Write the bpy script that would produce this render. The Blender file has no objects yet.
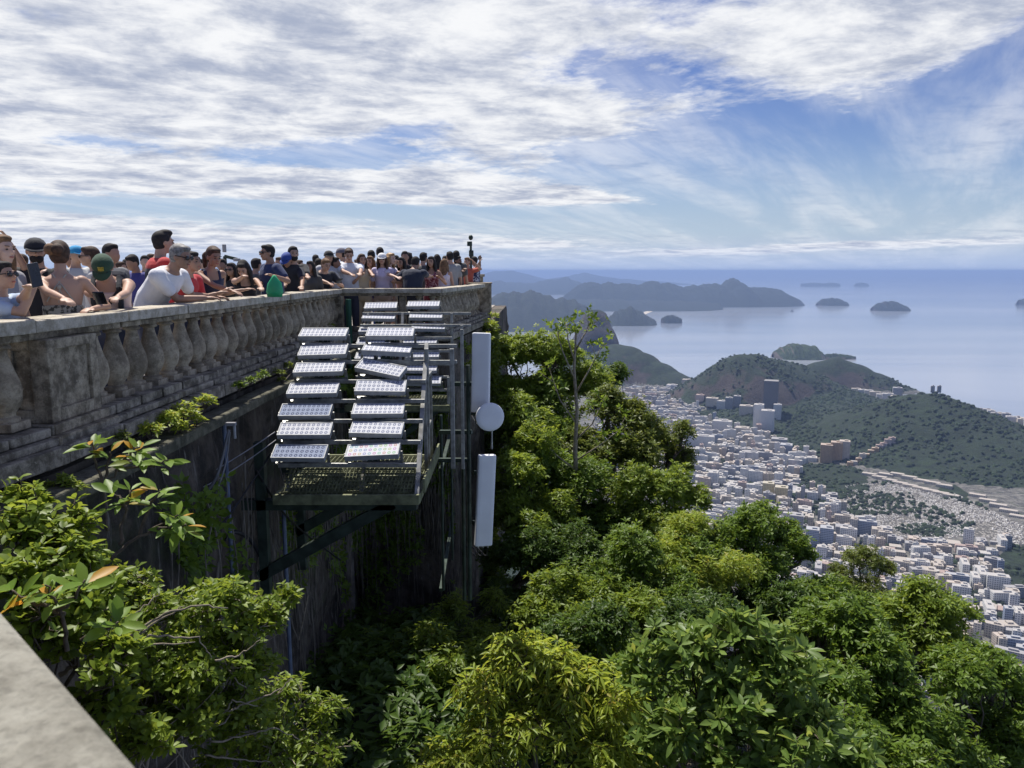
import bpy, math, random
import numpy as np
from mathutils import Vector, Matrix, Euler
random.seed(7); RNG = np.random.default_rng(11)
scene = bpy.context.scene
COL = scene.collection
R = math.radians
# ------------------------------------------------------------------ camera
F = 770.0; HOR = 271.0; TH = math.atan((384-HOR)/770.0); CT, ST = math.cos(TH), math.sin(TH)
cam_d = bpy.data.cameras.new('camera'); cam = bpy.data.objects.new('camera', cam_d); COL.objects.link(cam)
cam.location = (0, 0, 0); cam.rotation_euler = (R(90)-TH, 0, 0)
cam_d.sensor_width = 36; cam_d.lens = 36*F/1024; cam_d.clip_start = .05; cam_d.clip_end = 200000
cam_d.dof.use_dof = True; cam_d.dof.focus_distance = 9; cam_d.dof.aperture_fstop = 10
scene.camera = cam
scene.view_settings.view_transform = 'Standard'; scene.view_settings.look = 'None'
scene.view_settings.exposure = EXPOSURE = 0.35; scene.view_settings.gamma = 1
scene.view_settings.use_curve_mapping = False
scene.render.engine = 'CYCLES'
scene.cycles.use_denoising = True
scene.cycles.max_bounces = 6; scene.cycles.diffuse_bounces = 2; scene.cycles.glossy_bounces = 2
scene.cycles.transmission_bounces = 3; scene.cycles.volume_bounces = 0; scene.cycles.transparent_max_bounces = 6
scene.cycles.caustics_reflective = False; scene.cycles.caustics_refractive = False
scene.cycles.sample_clamp_indirect = 4
SUN_EL, SUN_AZ = 64.0, -34.0      # azimuth measured from the view direction, minus is left
# ------------------------------------------------------------------ node helper
class NT:
    def __init__(s, tree): s.t = tree; s.n = tree.nodes; s.l = tree.links
    def put(s, sock, v):
        if v is None: return
        if hasattr(v, 'is_output') or isinstance(v, bpy.types.NodeSocket): s.l.new(v, sock)
        else: sock.default_value = v
    def m(s, op, a, b=None, c=None, clamp=False):
        n = s.n.new('ShaderNodeMath'); n.operation = op; n.use_clamp = clamp
        s.put(n.inputs[0], a); s.put(n.inputs[1], b); s.put(n.inputs[2], c); return n.outputs[0]
    def vm(s, op, a, b=None, out=0):
        n = s.n.new('ShaderNodeVectorMath'); n.operation = op
        s.put(n.inputs[0], a); s.put(n.inputs[1], b); return n.outputs[out]
    def sep(s, v):
        n = s.n.new('ShaderNodeSeparateXYZ'); s.l.new(v, n.inputs[0]); return n.outputs
    def comb(s, x, y, z):
        n = s.n.new('ShaderNodeCombineXYZ')
        for i, v in enumerate((x, y, z)): s.put(n.inputs[i], v)
        return n.outputs[0]
    def noise(s, vec, scale, detail=4, rough=.55, dist=0):
        n = s.n.new('ShaderNodeTexNoise'); s.put(n.inputs['Vector'], vec); n.inputs['Scale'].default_value = scale
        n.inputs['Detail'].default_value = detail; n.inputs['Roughness'].default_value = rough; n.inputs['Distortion'].default_value = dist
        return n.outputs[0]
    def step(s, v, a, b, lo=0., hi=1.):
        n = s.n.new('ShaderNodeMapRange'); n.interpolation_type = 'SMOOTHSTEP'; s.put(n.inputs[0], v)
        n.inputs[1].default_value = a; n.inputs[2].default_value = b; n.inputs[3].default_value = lo; n.inputs[4].default_value = hi
        return n.outputs[0]
    def mix(s, f, a, b):
        n = s.n.new('ShaderNodeMix'); n.data_type = 'RGBA'; s.put(n.inputs[0], f)
        s.put(n.inputs[6], col4(a)); s.put(n.inputs[7], col4(b)); return n.outputs[2]
def col4(c):
    if isinstance(c, (tuple, list)) and len(c) == 3: return (c[0], c[1], c[2], 1)
    return c
# ------------------------------------------------------------------ world: daylight sky with broken cloud
world = bpy.data.worlds.new('World'); scene.world = world; world.use_nodes = True
w = NT(world.node_tree); w.n.clear()
sky = w.n.new('ShaderNodeTexSky'); sky.sky_type = 'NISHITA'; sky.sun_disc = False
sky.sun_elevation = R(SUN_EL); sky.sun_rotation = R(SUN_AZ); sky.altitude = 700
sky.air_density = 1.0; sky.dust_density = .6; sky.ozone_density = 2.2
tc = w.n.new('ShaderNodeTexCoord'); dirv = tc.outputs['Generated']
dx, dy, dz = w.sep(dirv)
az_ = w.m('ARCTAN2', dx, dy)
el_ = w.m('ARCSINE', dz)
# cloud sheet coordinates: where the view direction meets a flat layer high above
inv = w.m('DIVIDE', 1.0, w.m('ADD', w.m('MAXIMUM', dz, 0.0), .085))
cu = w.m('MULTIPLY', dx, inv); cv = w.m('MULTIPLY', dy, inv)
def rot_uv(a, sx, sy):
    ca, sa = math.cos(a), math.sin(a)
    return w.comb(w.m('MULTIPLY', w.m('ADD', w.m('MULTIPLY', cu, ca), w.m('MULTIPLY', cv, sa)), sx),
                  w.m('MULTIPLY', w.m('SUBTRACT', w.m('MULTIPLY', cv, ca), w.m('MULTIPLY', cu, sa)), sy), 0)
def blob(px, py, spx, spy, rot, wt):
    """soft region of the sky round a direction, given in degrees-like pixels of 1/770 rad"""
    a0 = math.atan2(px-512, 770); e0 = math.atan2(HOR-py, math.hypot(770, px-512))
    du = w.m('MULTIPLY', w.m('SUBTRACT', az_, a0), 770.0/spx); de = w.m('MULTIPLY', w.m('SUBTRACT', el_, e0), 770.0/spx)
    c, s_ = math.cos(rot), math.sin(rot)
    u = w.m('ADD', w.m('MULTIPLY', du, c), w.m('MULTIPLY', de, s_))
    v = w.m('MULTIPLY', w.m('SUBTRACT', w.m('MULTIPLY', de, c), w.m('MULTIPLY', du, s_)), spx/spy)
    r2 = w.m('ADD', w.m('MULTIPLY', u, u), w.m('MULTIPLY', v, v))
    return w.m('MULTIPLY', w.m('EXPONENT', w.m('MULTIPLY', r2, -1.0)), wt)
BLOBS = [ (120, 90, 420, 110, 0, .36), (430, 50, 300, 80, .08, .33), (560, 130, 120, 30, .25, .20),
          (880, 40, 240, 52, .22, .46), (980, 75, 120, 12, .15, .15), (420, 195, 190, 12, -.03, .40), (150, 178, 260, 22, .0, .20),
          (560, 200, 60, 10, -.05, .25), (200, 240, 330, 16, 0, .34), (60, 216, 90, 4, .0, .18), (370, 218, 60, 4, .05, .15),
          (640, 92, 120, 40, -.1, -.33), (780, 160, 260, 60, .2, -.16), (250, 212, 280, 8, 0, -.34), (330, 160, 150, 14, .05, -.26), (60, 30, 120, 25, .1, -.1),
          (850, 247, 300, 5, .03, .36), (520, 246, 120, 5, 0, .25), (420, 135, 60, 12, .1, -.2), (110, 148, 40, 7, 0, -.25),
          (900, 160, 200, 40, .25, .10), (1010, 60, 60, 14, .2, -.35)]
cov = None
for b in BLOBS:
    g = blob(*b); cov = g if cov is None else w.m('ADD', cov, g)
n1 = w.noise(rot_uv(.55, 3.0, 2.6), 1.0, 10, .66, .15)
n2 = w.noise(rot_uv(.9, 12.0, 9.0), 1.0, 6, .62, .2)
n3 = w.noise(rot_uv(1.05, .35, 1.9), 1.0, 6, .60, .35)
n0 = w.noise(rot_uv(.6, .8, 1.1), 1.0, 4, .55, .6)
nn = w.m('ADD', w.m('ADD', w.m('MULTIPLY', n1, .46), w.m('MULTIPLY', n2, .24)), w.m('MULTIPLY', n0, .38))
dens = w.m('ADD', nn, cov)
alpha = w.step(dens, .64, .86)
thin = w.m('MULTIPLY', w.step(w.m('ADD', n3, w.m('MULTIPLY', cov, .3)), .38, .76), .55)
alpha = w.m('MAXIMUM', alpha, thin)
# thick parts of the cloud are greyer underneath
belly = w.step(w.m('ADD', w.noise(rot_uv(.3, 2.6, 3.0), 1.0, 9, .66, .2), w.m('MULTIPLY', cov, .22)), .44, .78)
ccol = w.mix(belly, (9.0, 9.1, 9.3), (3.9, 4.4, 5.7))
skyc = w.mix(1.0, sky.outputs[0], sky.outputs[0])
sat = w.n.new('ShaderNodeHueSaturation'); sat.inputs['Saturation'].default_value = 1.22; sat.inputs['Value'].default_value = .92; sat.inputs['Hue'].default_value = .522
w.l.new(sky.outputs[0], sat.inputs['Color'])
hz = w.step(el_, .0, .16, .78, .0)       # pale band of far air above the horizon
base = w.mix(hz, sat.outputs[0], (4.1, 5.1, 7.2))
fin = w.mix(w.step(el_, -.004, .045, .70, .0), w.mix(alpha, base, ccol), (4.3, 5.5, 8.2))   # far air dims the lowest sky
bg = w.n.new('ShaderNodeBackground'); bg.inputs[1].default_value = .082
w.l.new(fin, bg.inputs[0]); wo = w.n.new('ShaderNodeOutputWorld'); w.l.new(bg.outputs[0], wo.inputs[0])
# ------------------------------------------------------------------ sun
sd = bpy.data.lights.new('sun', 'SUN'); sd.energy = 5.0; sd.angle = R(.5); sd.color = (1, .95, .87)
sun = bpy.data.objects.new('sun', sd); COL.objects.link(sun)
az = R(SUN_AZ); el = R(SUN_EL)
to_sun = Vector((math.sin(az)*math.cos(el), math.cos(az)*math.cos(el), math.sin(el)))
sun.rotation_euler = to_sun.to_track_quat('Z', 'Y').to_euler()
sun.location = (0, 0, 60)
# ------------------------------------------------------------------ pixel helpers
def ray(px, py):
    u = (384-py)/F; return ((px-512)/F, CT+ST*u, -ST+CT*u)
def at(px, py, Y):
    r = ray(px, py); k = Y/r[1]; return Vector((r[0]*k, Y, r[2]*k))
def atz(px, py, z):
    r = ray(px, py); k = z/r[2]; return Vector((r[0]*k, r[1]*k, z))
# ------------------------------------------------------------------ mesh helper
class MB:
    def __init__(s): s.v = []; s.f = []
    def add(s, vs, fs):
        o = len(s.v); s.v += [tuple(v) for v in vs]; s.f += [tuple(i+o for i in f) for f in fs]
    def box(s, c, sz, M=None):
        x, y, z = sz[0]/2, sz[1]/2, sz[2]/2
        vs = [Vector((i*x, j*y, k*z)) for i in (-1, 1) for j in (-1, 1) for k in (-1, 1)]
        if M: vs = [M @ v for v in vs]
        s.add([v+Vector(c) for v in vs], [(0,1,3,2),(4,6,7,5),(0,4,5,1),(2,3,7,6),(0,2,6,4),(1,5,7,3)]); return s
    def bar(s, a, b, w_, h=None, up=(0,0,1)):
        a, b = Vector(a), Vector(b); d = b-a; L = d.length; d.normalize(); h = h or w_
        u = Vector(up)
        if abs(d.dot(u)) > .95: u = Vector((1, 0, 0))
        sx = d.cross(u).normalized(); uz = sx.cross(d)
        vs = []
        for p in (a, b):
            for i, k in ((-1,-1),(1,-1),(1,1),(-1,1)): vs.append(p+sx*(i*w_/2)+uz*(k*h/2))
        s.add(vs, [(3,2,1,0),(4,5,6,7),(0,1,5,4),(1,2,6,5),(2,3,7,6),(3,0,4,7)]); return s
    def tube(s, pts, rads, n=8, cap=True):
        pts = [Vector(p) for p in pts]
        if not hasattr(rads, '__len__'): rads = [rads]*len(pts)
        vs = []; u = None
        for i, p in enumerate(pts):
            d = (pts[min(i+1, len(pts)-1)]-pts[max(i-1, 0)])
            if d.length < 1e-9: d = Vector((0, 0, 1))
            d.normalize()
            if u is None: u = d.orthogonal().normalized()
            u = (u-d*u.dot(d)); u = u.normalized() if u.length > 1e-6 else d.orthogonal().normalized()
            v = d.cross(u)
            for k in range(n):
                a = 2*math.pi*k/n; vs.append(p+(u*math.cos(a)+v*math.sin(a))*rads[i])
        fs = []
        for i in range(len(pts)-1):
            for k in range(n):
                k2 = (k+1) % n; fs.append((i*n+k, i*n+k2, (i+1)*n+k2, (i+1)*n+k))
        if cap: fs.append(tuple(range(n-1, -1, -1))); fs.append(tuple((len(pts)-1)*n+k for k in range(n)))
        s.add(vs, fs); return s
    def lathe(s, c, prof, n=14):
        vs = []; c = Vector(c)
        for r, z in prof:
            for k in range(n):
                a = 2*math.pi*k/n; vs.append(c+Vector((r*math.cos(a), r*math.sin(a), z)))
        fs = []
        for i in range(len(prof)-1):
            for k in range(n):
                k2 = (k+1) % n; fs.append((i*n+k, i*n+k2, (i+1)*n+k2, (i+1)*n+k))
        fs.append(tuple(range(n-1, -1, -1))); fs.append(tuple((len(prof)-1)*n+k for k in range(n)))
        s.add(vs, fs); return s
    def ell(s, c, r, M=None, nu=14, nv=9):
        c = Vector(c); vs = [Vector((0, 0, r[2]))]
        for i in range(1, nv):
            t = math.pi*i/nv
            for k in range(nu):
                a = 2*math.pi*k/nu; vs.append(Vector((r[0]*math.sin(t)*math.cos(a), r[1]*math.sin(t)*math.sin(a), r[2]*math.cos(t))))
        vs.append(Vector((0, 0, -r[2])))
        if M: vs = [M @ v for v in vs]
        fs = []
        for k in range(nu): fs.append((0, 1+k, 1+(k+1) % nu))
        for i in range(nv-2):
            for k in range(nu):
                a = 1+i*nu; k2 = (k+1) % nu; fs.append((a+k, a+nu+k, a+nu+k2, a+k2))
        b = 1+(nv-2)*nu; e = len(vs)-1
        for k in range(nu): fs.append((b+k, e, b+(k+1) % nu))
        s.add([v+c for v in vs], fs); return s
    def prism(s, poly, z0, z1):
        n = len(poly)
        s.add([(p[0], p[1], z0) for p in poly]+[(p[0], p[1], z1) for p in poly],
              [tuple(range(n-1, -1, -1)), tuple(range(n, 2*n))]+[(i, (i+1) % n, n+(i+1) % n, n+i) for i in range(n)]); return s
    def build(s, name, mat, parent=None, smooth=False, bevel=0):
        me = bpy.data.meshes.new(name); me.from_pydata(s.v, [], s.f); me.update()
        return link(name, me, mat, parent, smooth, bevel)
def link(name, me, mat, parent=None, smooth=False, bevel=0):
    o = bpy.data.objects.new(name, me); COL.objects.link(o)
    if mat: me.materials.append(mat)
    if smooth: me.polygons.foreach_set('use_smooth', [True]*len(me.polygons))
    if parent: o.parent = parent
    if bevel:
        b = o.modifiers.new('bevel', 'BEVEL'); b.width = bevel; b.segments = 2; b.limit_method = 'ANGLE'
    return o
def fast_mesh(name, V, faces_flat, face_sizes, tint=None):
    me = bpy.data.meshes.new(name)
    V = np.asarray(V, np.float32); ff = np.asarray(faces_flat, np.int32).ravel(); fs = np.asarray(face_sizes, np.int32)
    me.vertices.add(len(V)); me.vertices.foreach_set('co', V.ravel())
    me.loops.add(len(ff)); me.loops.foreach_set('vertex_index', ff)
    me.polygons.add(len(fs)); st = np.zeros(len(fs), np.int32); st[1:] = np.cumsum(fs)[:-1]
    me.polygons.foreach_set('loop_start', st); me.polygons.foreach_set('loop_total', fs)
    me.update(calc_edges=True)
    if tint is not None:
        at_ = me.attributes.new('tint', 'FLOAT_COLOR', 'POINT')
        T = np.asarray(tint, np.float32)
        if T.ndim == 1: T = np.stack([T, T, T, np.ones_like(T)], 1)
        at_.data.foreach_set('color', T.ravel())
    return me
def tag(o, label=None, cat=None, group=None, kind=None):
    if label: o['label'] = label
    if cat: o['category'] = cat
    if group: o['group'] = group
    if kind: o['kind'] = kind
    return o
def empty(name, loc=(0,0,0), rz=0):
    o = bpy.data.objects.new(name, None); COL.objects.link(o); o.location = loc; o.rotation_euler = (0, 0, rz); o.empty_display_size = .2; return o
def copy_tree(o, parent=None):
    c = o.copy(); COL.objects.link(c)
    if parent: c.parent = parent
    for ch in list(o.children): copy_tree(ch, c)
    return c
# ------------------------------------------------------------------ materials
def new_mat(name):
    m_ = bpy.data.materials.new(name); m_.use_nodes = True; t = NT(m_.node_tree)
    p = m_.node_tree.nodes['Principled BSDF']; return m_, t, p
def bump(t, p, h, strength=.4, dist=.01):
    b = t.n.new('ShaderNodeBump'); b.inputs['Strength'].default_value = strength; b.inputs['Distance'].default_value = dist
    t.l.new(h, b.inputs['Height']); t.l.new(b.outputs[0], p.inputs['Normal'])
def obj_co(t, s=1.0, sz=None):
    n = t.n.new('ShaderNodeTexCoord'); mp = t.n.new('ShaderNodeMapping')
    mp.inputs['Scale'].default_value = (s, s, sz if sz else s); t.l.new(n.outputs['Object'], mp.inputs['Vector']); return mp.outputs[0]
def geo_pos(t, sc=(1,1,1)):
    n = t.n.new('ShaderNodeNewGeometry'); mp = t.n.new('ShaderNodeMapping'); mp.inputs['Scale'].default_value = sc
    t.l.new(n.outputs['Position'], mp.inputs['Vector']); return mp.outputs[0]
def plain(name, c, rough=.6, metal=0, var=.15, vs=8, bmp=0, spec=None):
    m_, t, p = new_mat(name)
    co = obj_co(t); nz = t.noise(co, vs, 4)
    lo = tuple(x*(1-var) for x in c); hi = tuple(min(1, x*(1+var)) for x in c)
    t.l.new(t.mix(t.step(nz, .3, .7), lo, hi), p.inputs['Base Color'])
    p.inputs['Roughness'].default_value = rough; p.inputs['Metallic'].default_value = metal
    if spec is not None: p.inputs['Specular IOR Level'].default_value = spec
    if bmp: bump(t, p, t.noise(co, vs*6, 5), .5, bmp)
    return m_
def stone_mat(name, dark, light, pale, streak=True):
    m_, t, p = new_mat(name); co = geo_pos(t)
    a = t.step(t.noise(co, 4.5, 8, .72), .40, .62); b = t.step(t.noise(co, 9, 6, .7), .4, .7); c = t.step(t.noise(co, 70, 3, .7), .45, .7)
    col = t.mix(a, dark, light); col = t.mix(t.m('MULTIPLY', b, .5), col, pale); col = t.mix(t.m('MULTIPLY', c, .35), col, tuple(x*.45 for x in dark))
    if streak:
        s_ = t.step(t.noise(geo_pos(t, (7, 7, .8)), 1.0, 5, .7), .5, .72); col = t.mix(t.m('MULTIPLY', s_, .5), col, tuple(x*.35 for x in dark))
    spot = t.step(t.noise(co, 26, 3, .6), .64, .72); col = t.mix(t.m('MULTIPLY', spot, .5), col, pale)
    t.l.new(col, p.inputs['Base Color']); p.inputs['Roughness'].default_value = .92
    bump(t, p, t.m('ADD', t.noise(co, 35, 8, .75), t.m('MULTIPLY', t.noise(co, 6, 4), 1.0)), .8, .012)
    return m_
M_STONE = stone_mat('weathered granite', (.135, .11, .076), (.36, .30, .21), (.53, .465, .355))
M_BAL = stone_mat('baluster stone', (.19, .155, .108), (.39, .325, .23), (.52, .455, .345), False)
M_CAP = stone_mat('worn granite cap', (.34, .30, .23), (.52, .47, .38), (.66, .61, .52), False)
M_LEDGE = stone_mat('ledge granite', (.11, .095, .07), (.30, .265, .21), (.46, .42, .34))
def wall_mat():
    m_, t, p = new_mat('stained rock wall'); co = geo_pos(t)
    a = t.step(t.noise(co, 1.1, 8, .68, .4), .38, .64)
    col = t.mix(a, (.030, .026, .022), (.19, .155, .125))
    s1 = t.step(t.noise(geo_pos(t, (6, 6, .45)), 1.0, 7, .7), .54, .72); col = t.mix(t.m('MULTIPLY', s1, .75), col, (.26, .235, .21))
    s2 = t.step(t.noise(geo_pos(t, (14, 14, 1.4)), 1.0, 5, .7), .58, .7); col = t.mix(t.m('MULTIPLY', s2, .6), col, (.42, .40, .37))
    g = t.step(t.noise(co, .8, 5, .6), .55, .7); col = t.mix(t.m('MULTIPLY', g, .7), col, (.06, .09, .03))
    t.l.new(col, p.inputs['Base Color']); p.inputs['Roughness'].default_value = .9
    bump(t, p, t.noise(geo_pos(t, (1, 1, .5)), 5, 10, .75), 1.0, .12)
    return m_
M_WALL = wall_mat()
def leaf_mat(name, c1, c2, c3=None, trans=.45, rough=.45):
    m_, t, p = new_mat(name)
    a = t.n.new('ShaderNodeAttribute'); a.attribute_name = 'tint'; v = t.sep(a.outputs['Vector'])
    col = t.mix(v[0], c1, c2)
    if c3: col = t.mix(t.step(v[1], .90, .97), col, c3)
    t.l.new(col, p.inputs['Base Color']); p.inputs['Roughness'].default_value = rough; p.inputs['Specular IOR Level'].default_value = .35
    tr = t.n.new('ShaderNodeBsdfTranslucent'); hs = t.n.new('ShaderNodeHueSaturation'); hs.inputs['Value'].default_value = 1.6; hs.inputs['Hue'].default_value = .475
    t.l.new(col, hs.inputs['Color']); t.l.new(hs.outputs[0], tr.inputs[0])
    mx = t.n.new('ShaderNodeMixShader'); mx.inputs[0].default_value = trans
    t.l.new(p.outputs[0], mx.inputs[1]); t.l.new(tr.outputs[0], mx.inputs[2])
    t.l.new(mx.outputs[0], t.n['Material Output'].inputs[0]); return m_
M_BARK = plain('bark', (.10, .08, .06), .9, 0, .4, 20, .01)
M_BARK_PALE = plain('pale bark', (.26, .22, .17), .85, 0, .3, 20, .005)
# ================================================================== sea, land, hills, city
SEA = -700.0
def hash_noise(x, y, seed=0):
    """smooth value noise on numpy arrays"""
    xi = np.floor(x).astype(np.int64); yi = np.floor(y).astype(np.int64); fx = x-xi; fy = y-yi
    fx = fx*fx*(3-2*fx); fy = fy*fy*(3-2*fy)
    def h(i, j):
        n = (i*374761393+j*668265263+seed*982451653) & 0xffffffff
        n = ((n ^ (n >> 13))*1274126177) & 0xffffffff
        return ((n ^ (n >> 16)) & 0xffff)/65535.0
    return (h(xi, yi)*(1-fx)+h(xi+1, yi)*fx)*(1-fy)+(h(xi, yi+1)*(1-fx)+h(xi+1, yi+1)*fx)*fy
def fbm(x, y, o=5, seed=0, g=.5):
    s = 0; a = 1; t = 0
    for i in range(o): s = s+a*hash_noise(x*2**i+i*17.3, y*2**i-i*9.1, seed+i); t += a; a *= g
    return s/t
def sea_mat():
    m_, t, p = new_mat('sea water'); co = geo_pos(t, (.001, .001, .001))
    a = t.step(t.noise(geo_pos(t, (.00009, .0004, 1)), 1.0, 6, .6, .6), .35, .7)
    t.l.new(t.mix(a, (.20, .235, .30), (.34, .36, .40)), p.inputs['Base Color']); p.inputs['Roughness'].default_value = .12
    p.inputs['IOR'].default_value = 1.333
    bump(t, p, t.noise(geo_pos(t, (.012, .03, 1)), 1.0, 6, .65), .10, 3.0)
    return m_
S_ = 95000.0
mb = MB(); mb.add([(-S_, 300, SEA), (S_, 300, SEA), (S_, 88000, SEA), (-S_, 88000, SEA)], [(0, 1, 2, 3)])
tag(mb.build('sea', sea_mat()), kind='structure')
def hill_mat(name, g1, g2, rock, rock_amt=.5):
    m_, t, p = new_mat(name); 
    a = t.step(t.noise(geo_pos(t, (.02, .02, .02)), 1.0, 8, .7), .35, .65)
    col = t.mix(a, g1, g2)
    gg = t.n.new('ShaderNodeNewGeometry'); nz = t.sep(gg.outputs['Normal'])[2]
    r = t.m('ADD', t.m('MULTIPLY', nz, -1.0), t.m('MULTIPLY', t.noise(geo_pos(t, (.006, .006, .004)), 1.0, 6, .65), 1.0))
    r = t.step(r, -.30+.25*(1-rock_amt), -.10+.25*(1-rock_amt)); col = t.mix(r, col, rock)
    t.l.new(col, p.inputs['Base Color']); p.inputs['Roughness'].default_value = .95
    bump(t, p, t.noise(geo_pos(t, (.05, .05, .05)), 1.0, 6, .7), .8, 14)
    return m_
M_HILL = hill_mat('forested hill with bare rock', (.012, .026, .010), (.040, .065, .022), (.12, .10, .085))
M_HILLFAR = hill_mat('far hill', (.006, .013, .010), (.016, .026, .018), (.05, .045, .04), .2)
def ridge(name, prof, D, depth, mat_, z0=SEA, front=None, nseg=150, ncross=36, rough=.12, p=1.7, seed=0, jag=.42):
    """a ridge with its crest along the profile at distance D and slopes falling both ways"""
    crest = [at(px, py, D) for px, py in prof]
    xs = np.array([c.x for c in crest]); hs = np.array([c.z-z0 for c in crest])
    X = np.linspace(xs[0], xs[-1], nseg); H = np.interp(X, xs, hs)
    L = xs[-1]-xs[0]; H = H*(1+(fbm(X/L*26+seed*3.7, X*0, 4, seed+8, .6)-.5)*jag)
    for _ in range(1): H[1:-1] = (H[:-2]+H[1:-1]*2+H[2:])/4
    t = np.linspace(-1, 1, ncross)
    XX, TT = np.meshgrid(X, t, indexing='ij'); HH = np.repeat(H[:, None], ncross, 1)
    L = xs[-1]-xs[0]; env = np.sqrt(np.clip(1-np.abs(2*(XX-xs[0])/L-1)**4, 0.02, 1))
    fr = front if front else depth
    YY = D+np.where(TT < 0, TT*fr, TT*depth)*env
    n = fbm(XX/L*9+seed, YY/L*9, 6, seed, .55)
    fall = np.clip(1-np.abs(TT)**p, 0, 1)
    Z = z0-2+(HH+2)*fall*(1+(n-.5)*rough*6*np.abs(TT)*(1-np.abs(TT)))
    Z += (fbm(XX/L*60, YY/L*60, 3, seed+3)-.5)*rough*.95*H.max()*fall
    V = np.stack([XX, YY, Z], -1).reshape(-1, 3)
    i, j = np.meshgrid(np.arange(nseg-1), np.arange(ncross-1), indexing='ij'); a = i*ncross+j
    fc = np.stack([a, a+ncross, a+ncross+1, a+1], -1).reshape(-1, 4)
    me = fast_mesh(name, V, fc, np.full(len(fc), 4)); me.polygons.foreach_set('use_smooth', [True]*len(fc))
    o = link(name, me, mat_); tag(o, kind='structure'); return o
# far ranges across the bay, each at its own distance
ridge('mountains', [(380,285),(440,279),(490,272),(510,271),(528,275),(545,279),(566,276),(584,273),(604,277),(622,279),(650,281),(690,284)], 42000, 5000, M_HILLFAR, rough=.06, seed=1)
ridge('mountains', [(400,292),(450,284),(500,281),(530,283),(556,279),(566,276.5),(580,283),(600,287),(640,290)], 26000, 3000, M_HILLFAR, rough=.1, seed=5)
ridge('mountains', [(560,300),(574,288),(589,281.6),(609,284),(632,285),(657,283),(678,285),(690,287),(713,283),(724,284),(733.6,279),(740,283.5),(746,289),(759.5,287),(776,290.5),(790,296),(800,301)], 16500, 1600, M_HILLFAR, front=1500, rough=.14, seed=9)
ridge('hills', [(540,301),(575,300),(600,299.5),(640,300.5),(670,301),(700,302),(720,303.5)], 14800, 1300, M_HILLFAR, rough=.1, seed=12)
ridge('mountains', [(380,300),(430,297),(480,300),(510,294),(530,290),(545,293),(563,297),(575,302),(590,309),(600,316),(612,325)], 10200, 1500, M_HILLFAR, front=1300, rough=.14, seed=14)
ridge('hills', [(600,322),(609,317),(616,311),(630,307.5),(640,311),(648,316),(656,321)], 10300, 420, M_HILLFAR, rough=.1, seed=16)
ridge('island', [(661,318.5),(668,315.5),(674,315.5),(682,319)], 10500, 120, M_HILLFAR, seed=17)
ridge('island', [(817,303),(822,299.5),(832,298),(840,299.5),(848,303)], 15900, 280, M_HILLFAR, seed=18)
ridge('island', [(872,307),(880,303),(892,301),(900,303.5),(909,308)], 13800, 260, M_HILLFAR, seed=19)
ridge('island', [(801,283.8),(812,282.8),(822,283.4),(832,282.6),(840,283.8)], 36000, 500, M_HILLFAR, seed=20)
ridge('island', [(855,283.8),(861,282.7),(868,283.8)], 36000, 400, M_HILLFAR, seed=21)
ridge('island', [(1018,300),(1028,298.5),(1050,296),(1080,300)], 16000, 300, M_HILLFAR, seed=22)
ridge('island', [(773,353),(781,347.5),(790,345),(800,344),(808,345),(815,347),(823,353.5)], 6250, 190, M_HILL, rough=.1, seed=23, p=1.9)
ridge('island', [(820,354.5),(832,353.6),(845,354.2),(856,356.5)], 6150, 45, M_HILL, rough=.1, seed=24)
# sand across the bay
def sheet(name, pix, z, mat_, th=.4):
    pts = [atz(px, py, z) for px, py in pix]
    m2 = MB(); m2.add(pts, [tuple(range(len(pts)-1, -1, -1))]); me_o = m2.build(name, mat_)
    n = me_o.data.polygons[0].normal
    if n.z < 0: me_o.data.flip_normals()
    return tag(me_o, kind='structure')
M_SAND = plain('beach sand', (.52, .46, .36), .9, 0, .1, .02)
sheet('beach', [(640,314),(650,309.5),(668,306.5),(690,303.6),(696,302.2),(702,302.4),(690,305.2),(668,308.2),(652,311.5),(645,314.5)], SEA+3, M_SAND)
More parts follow.
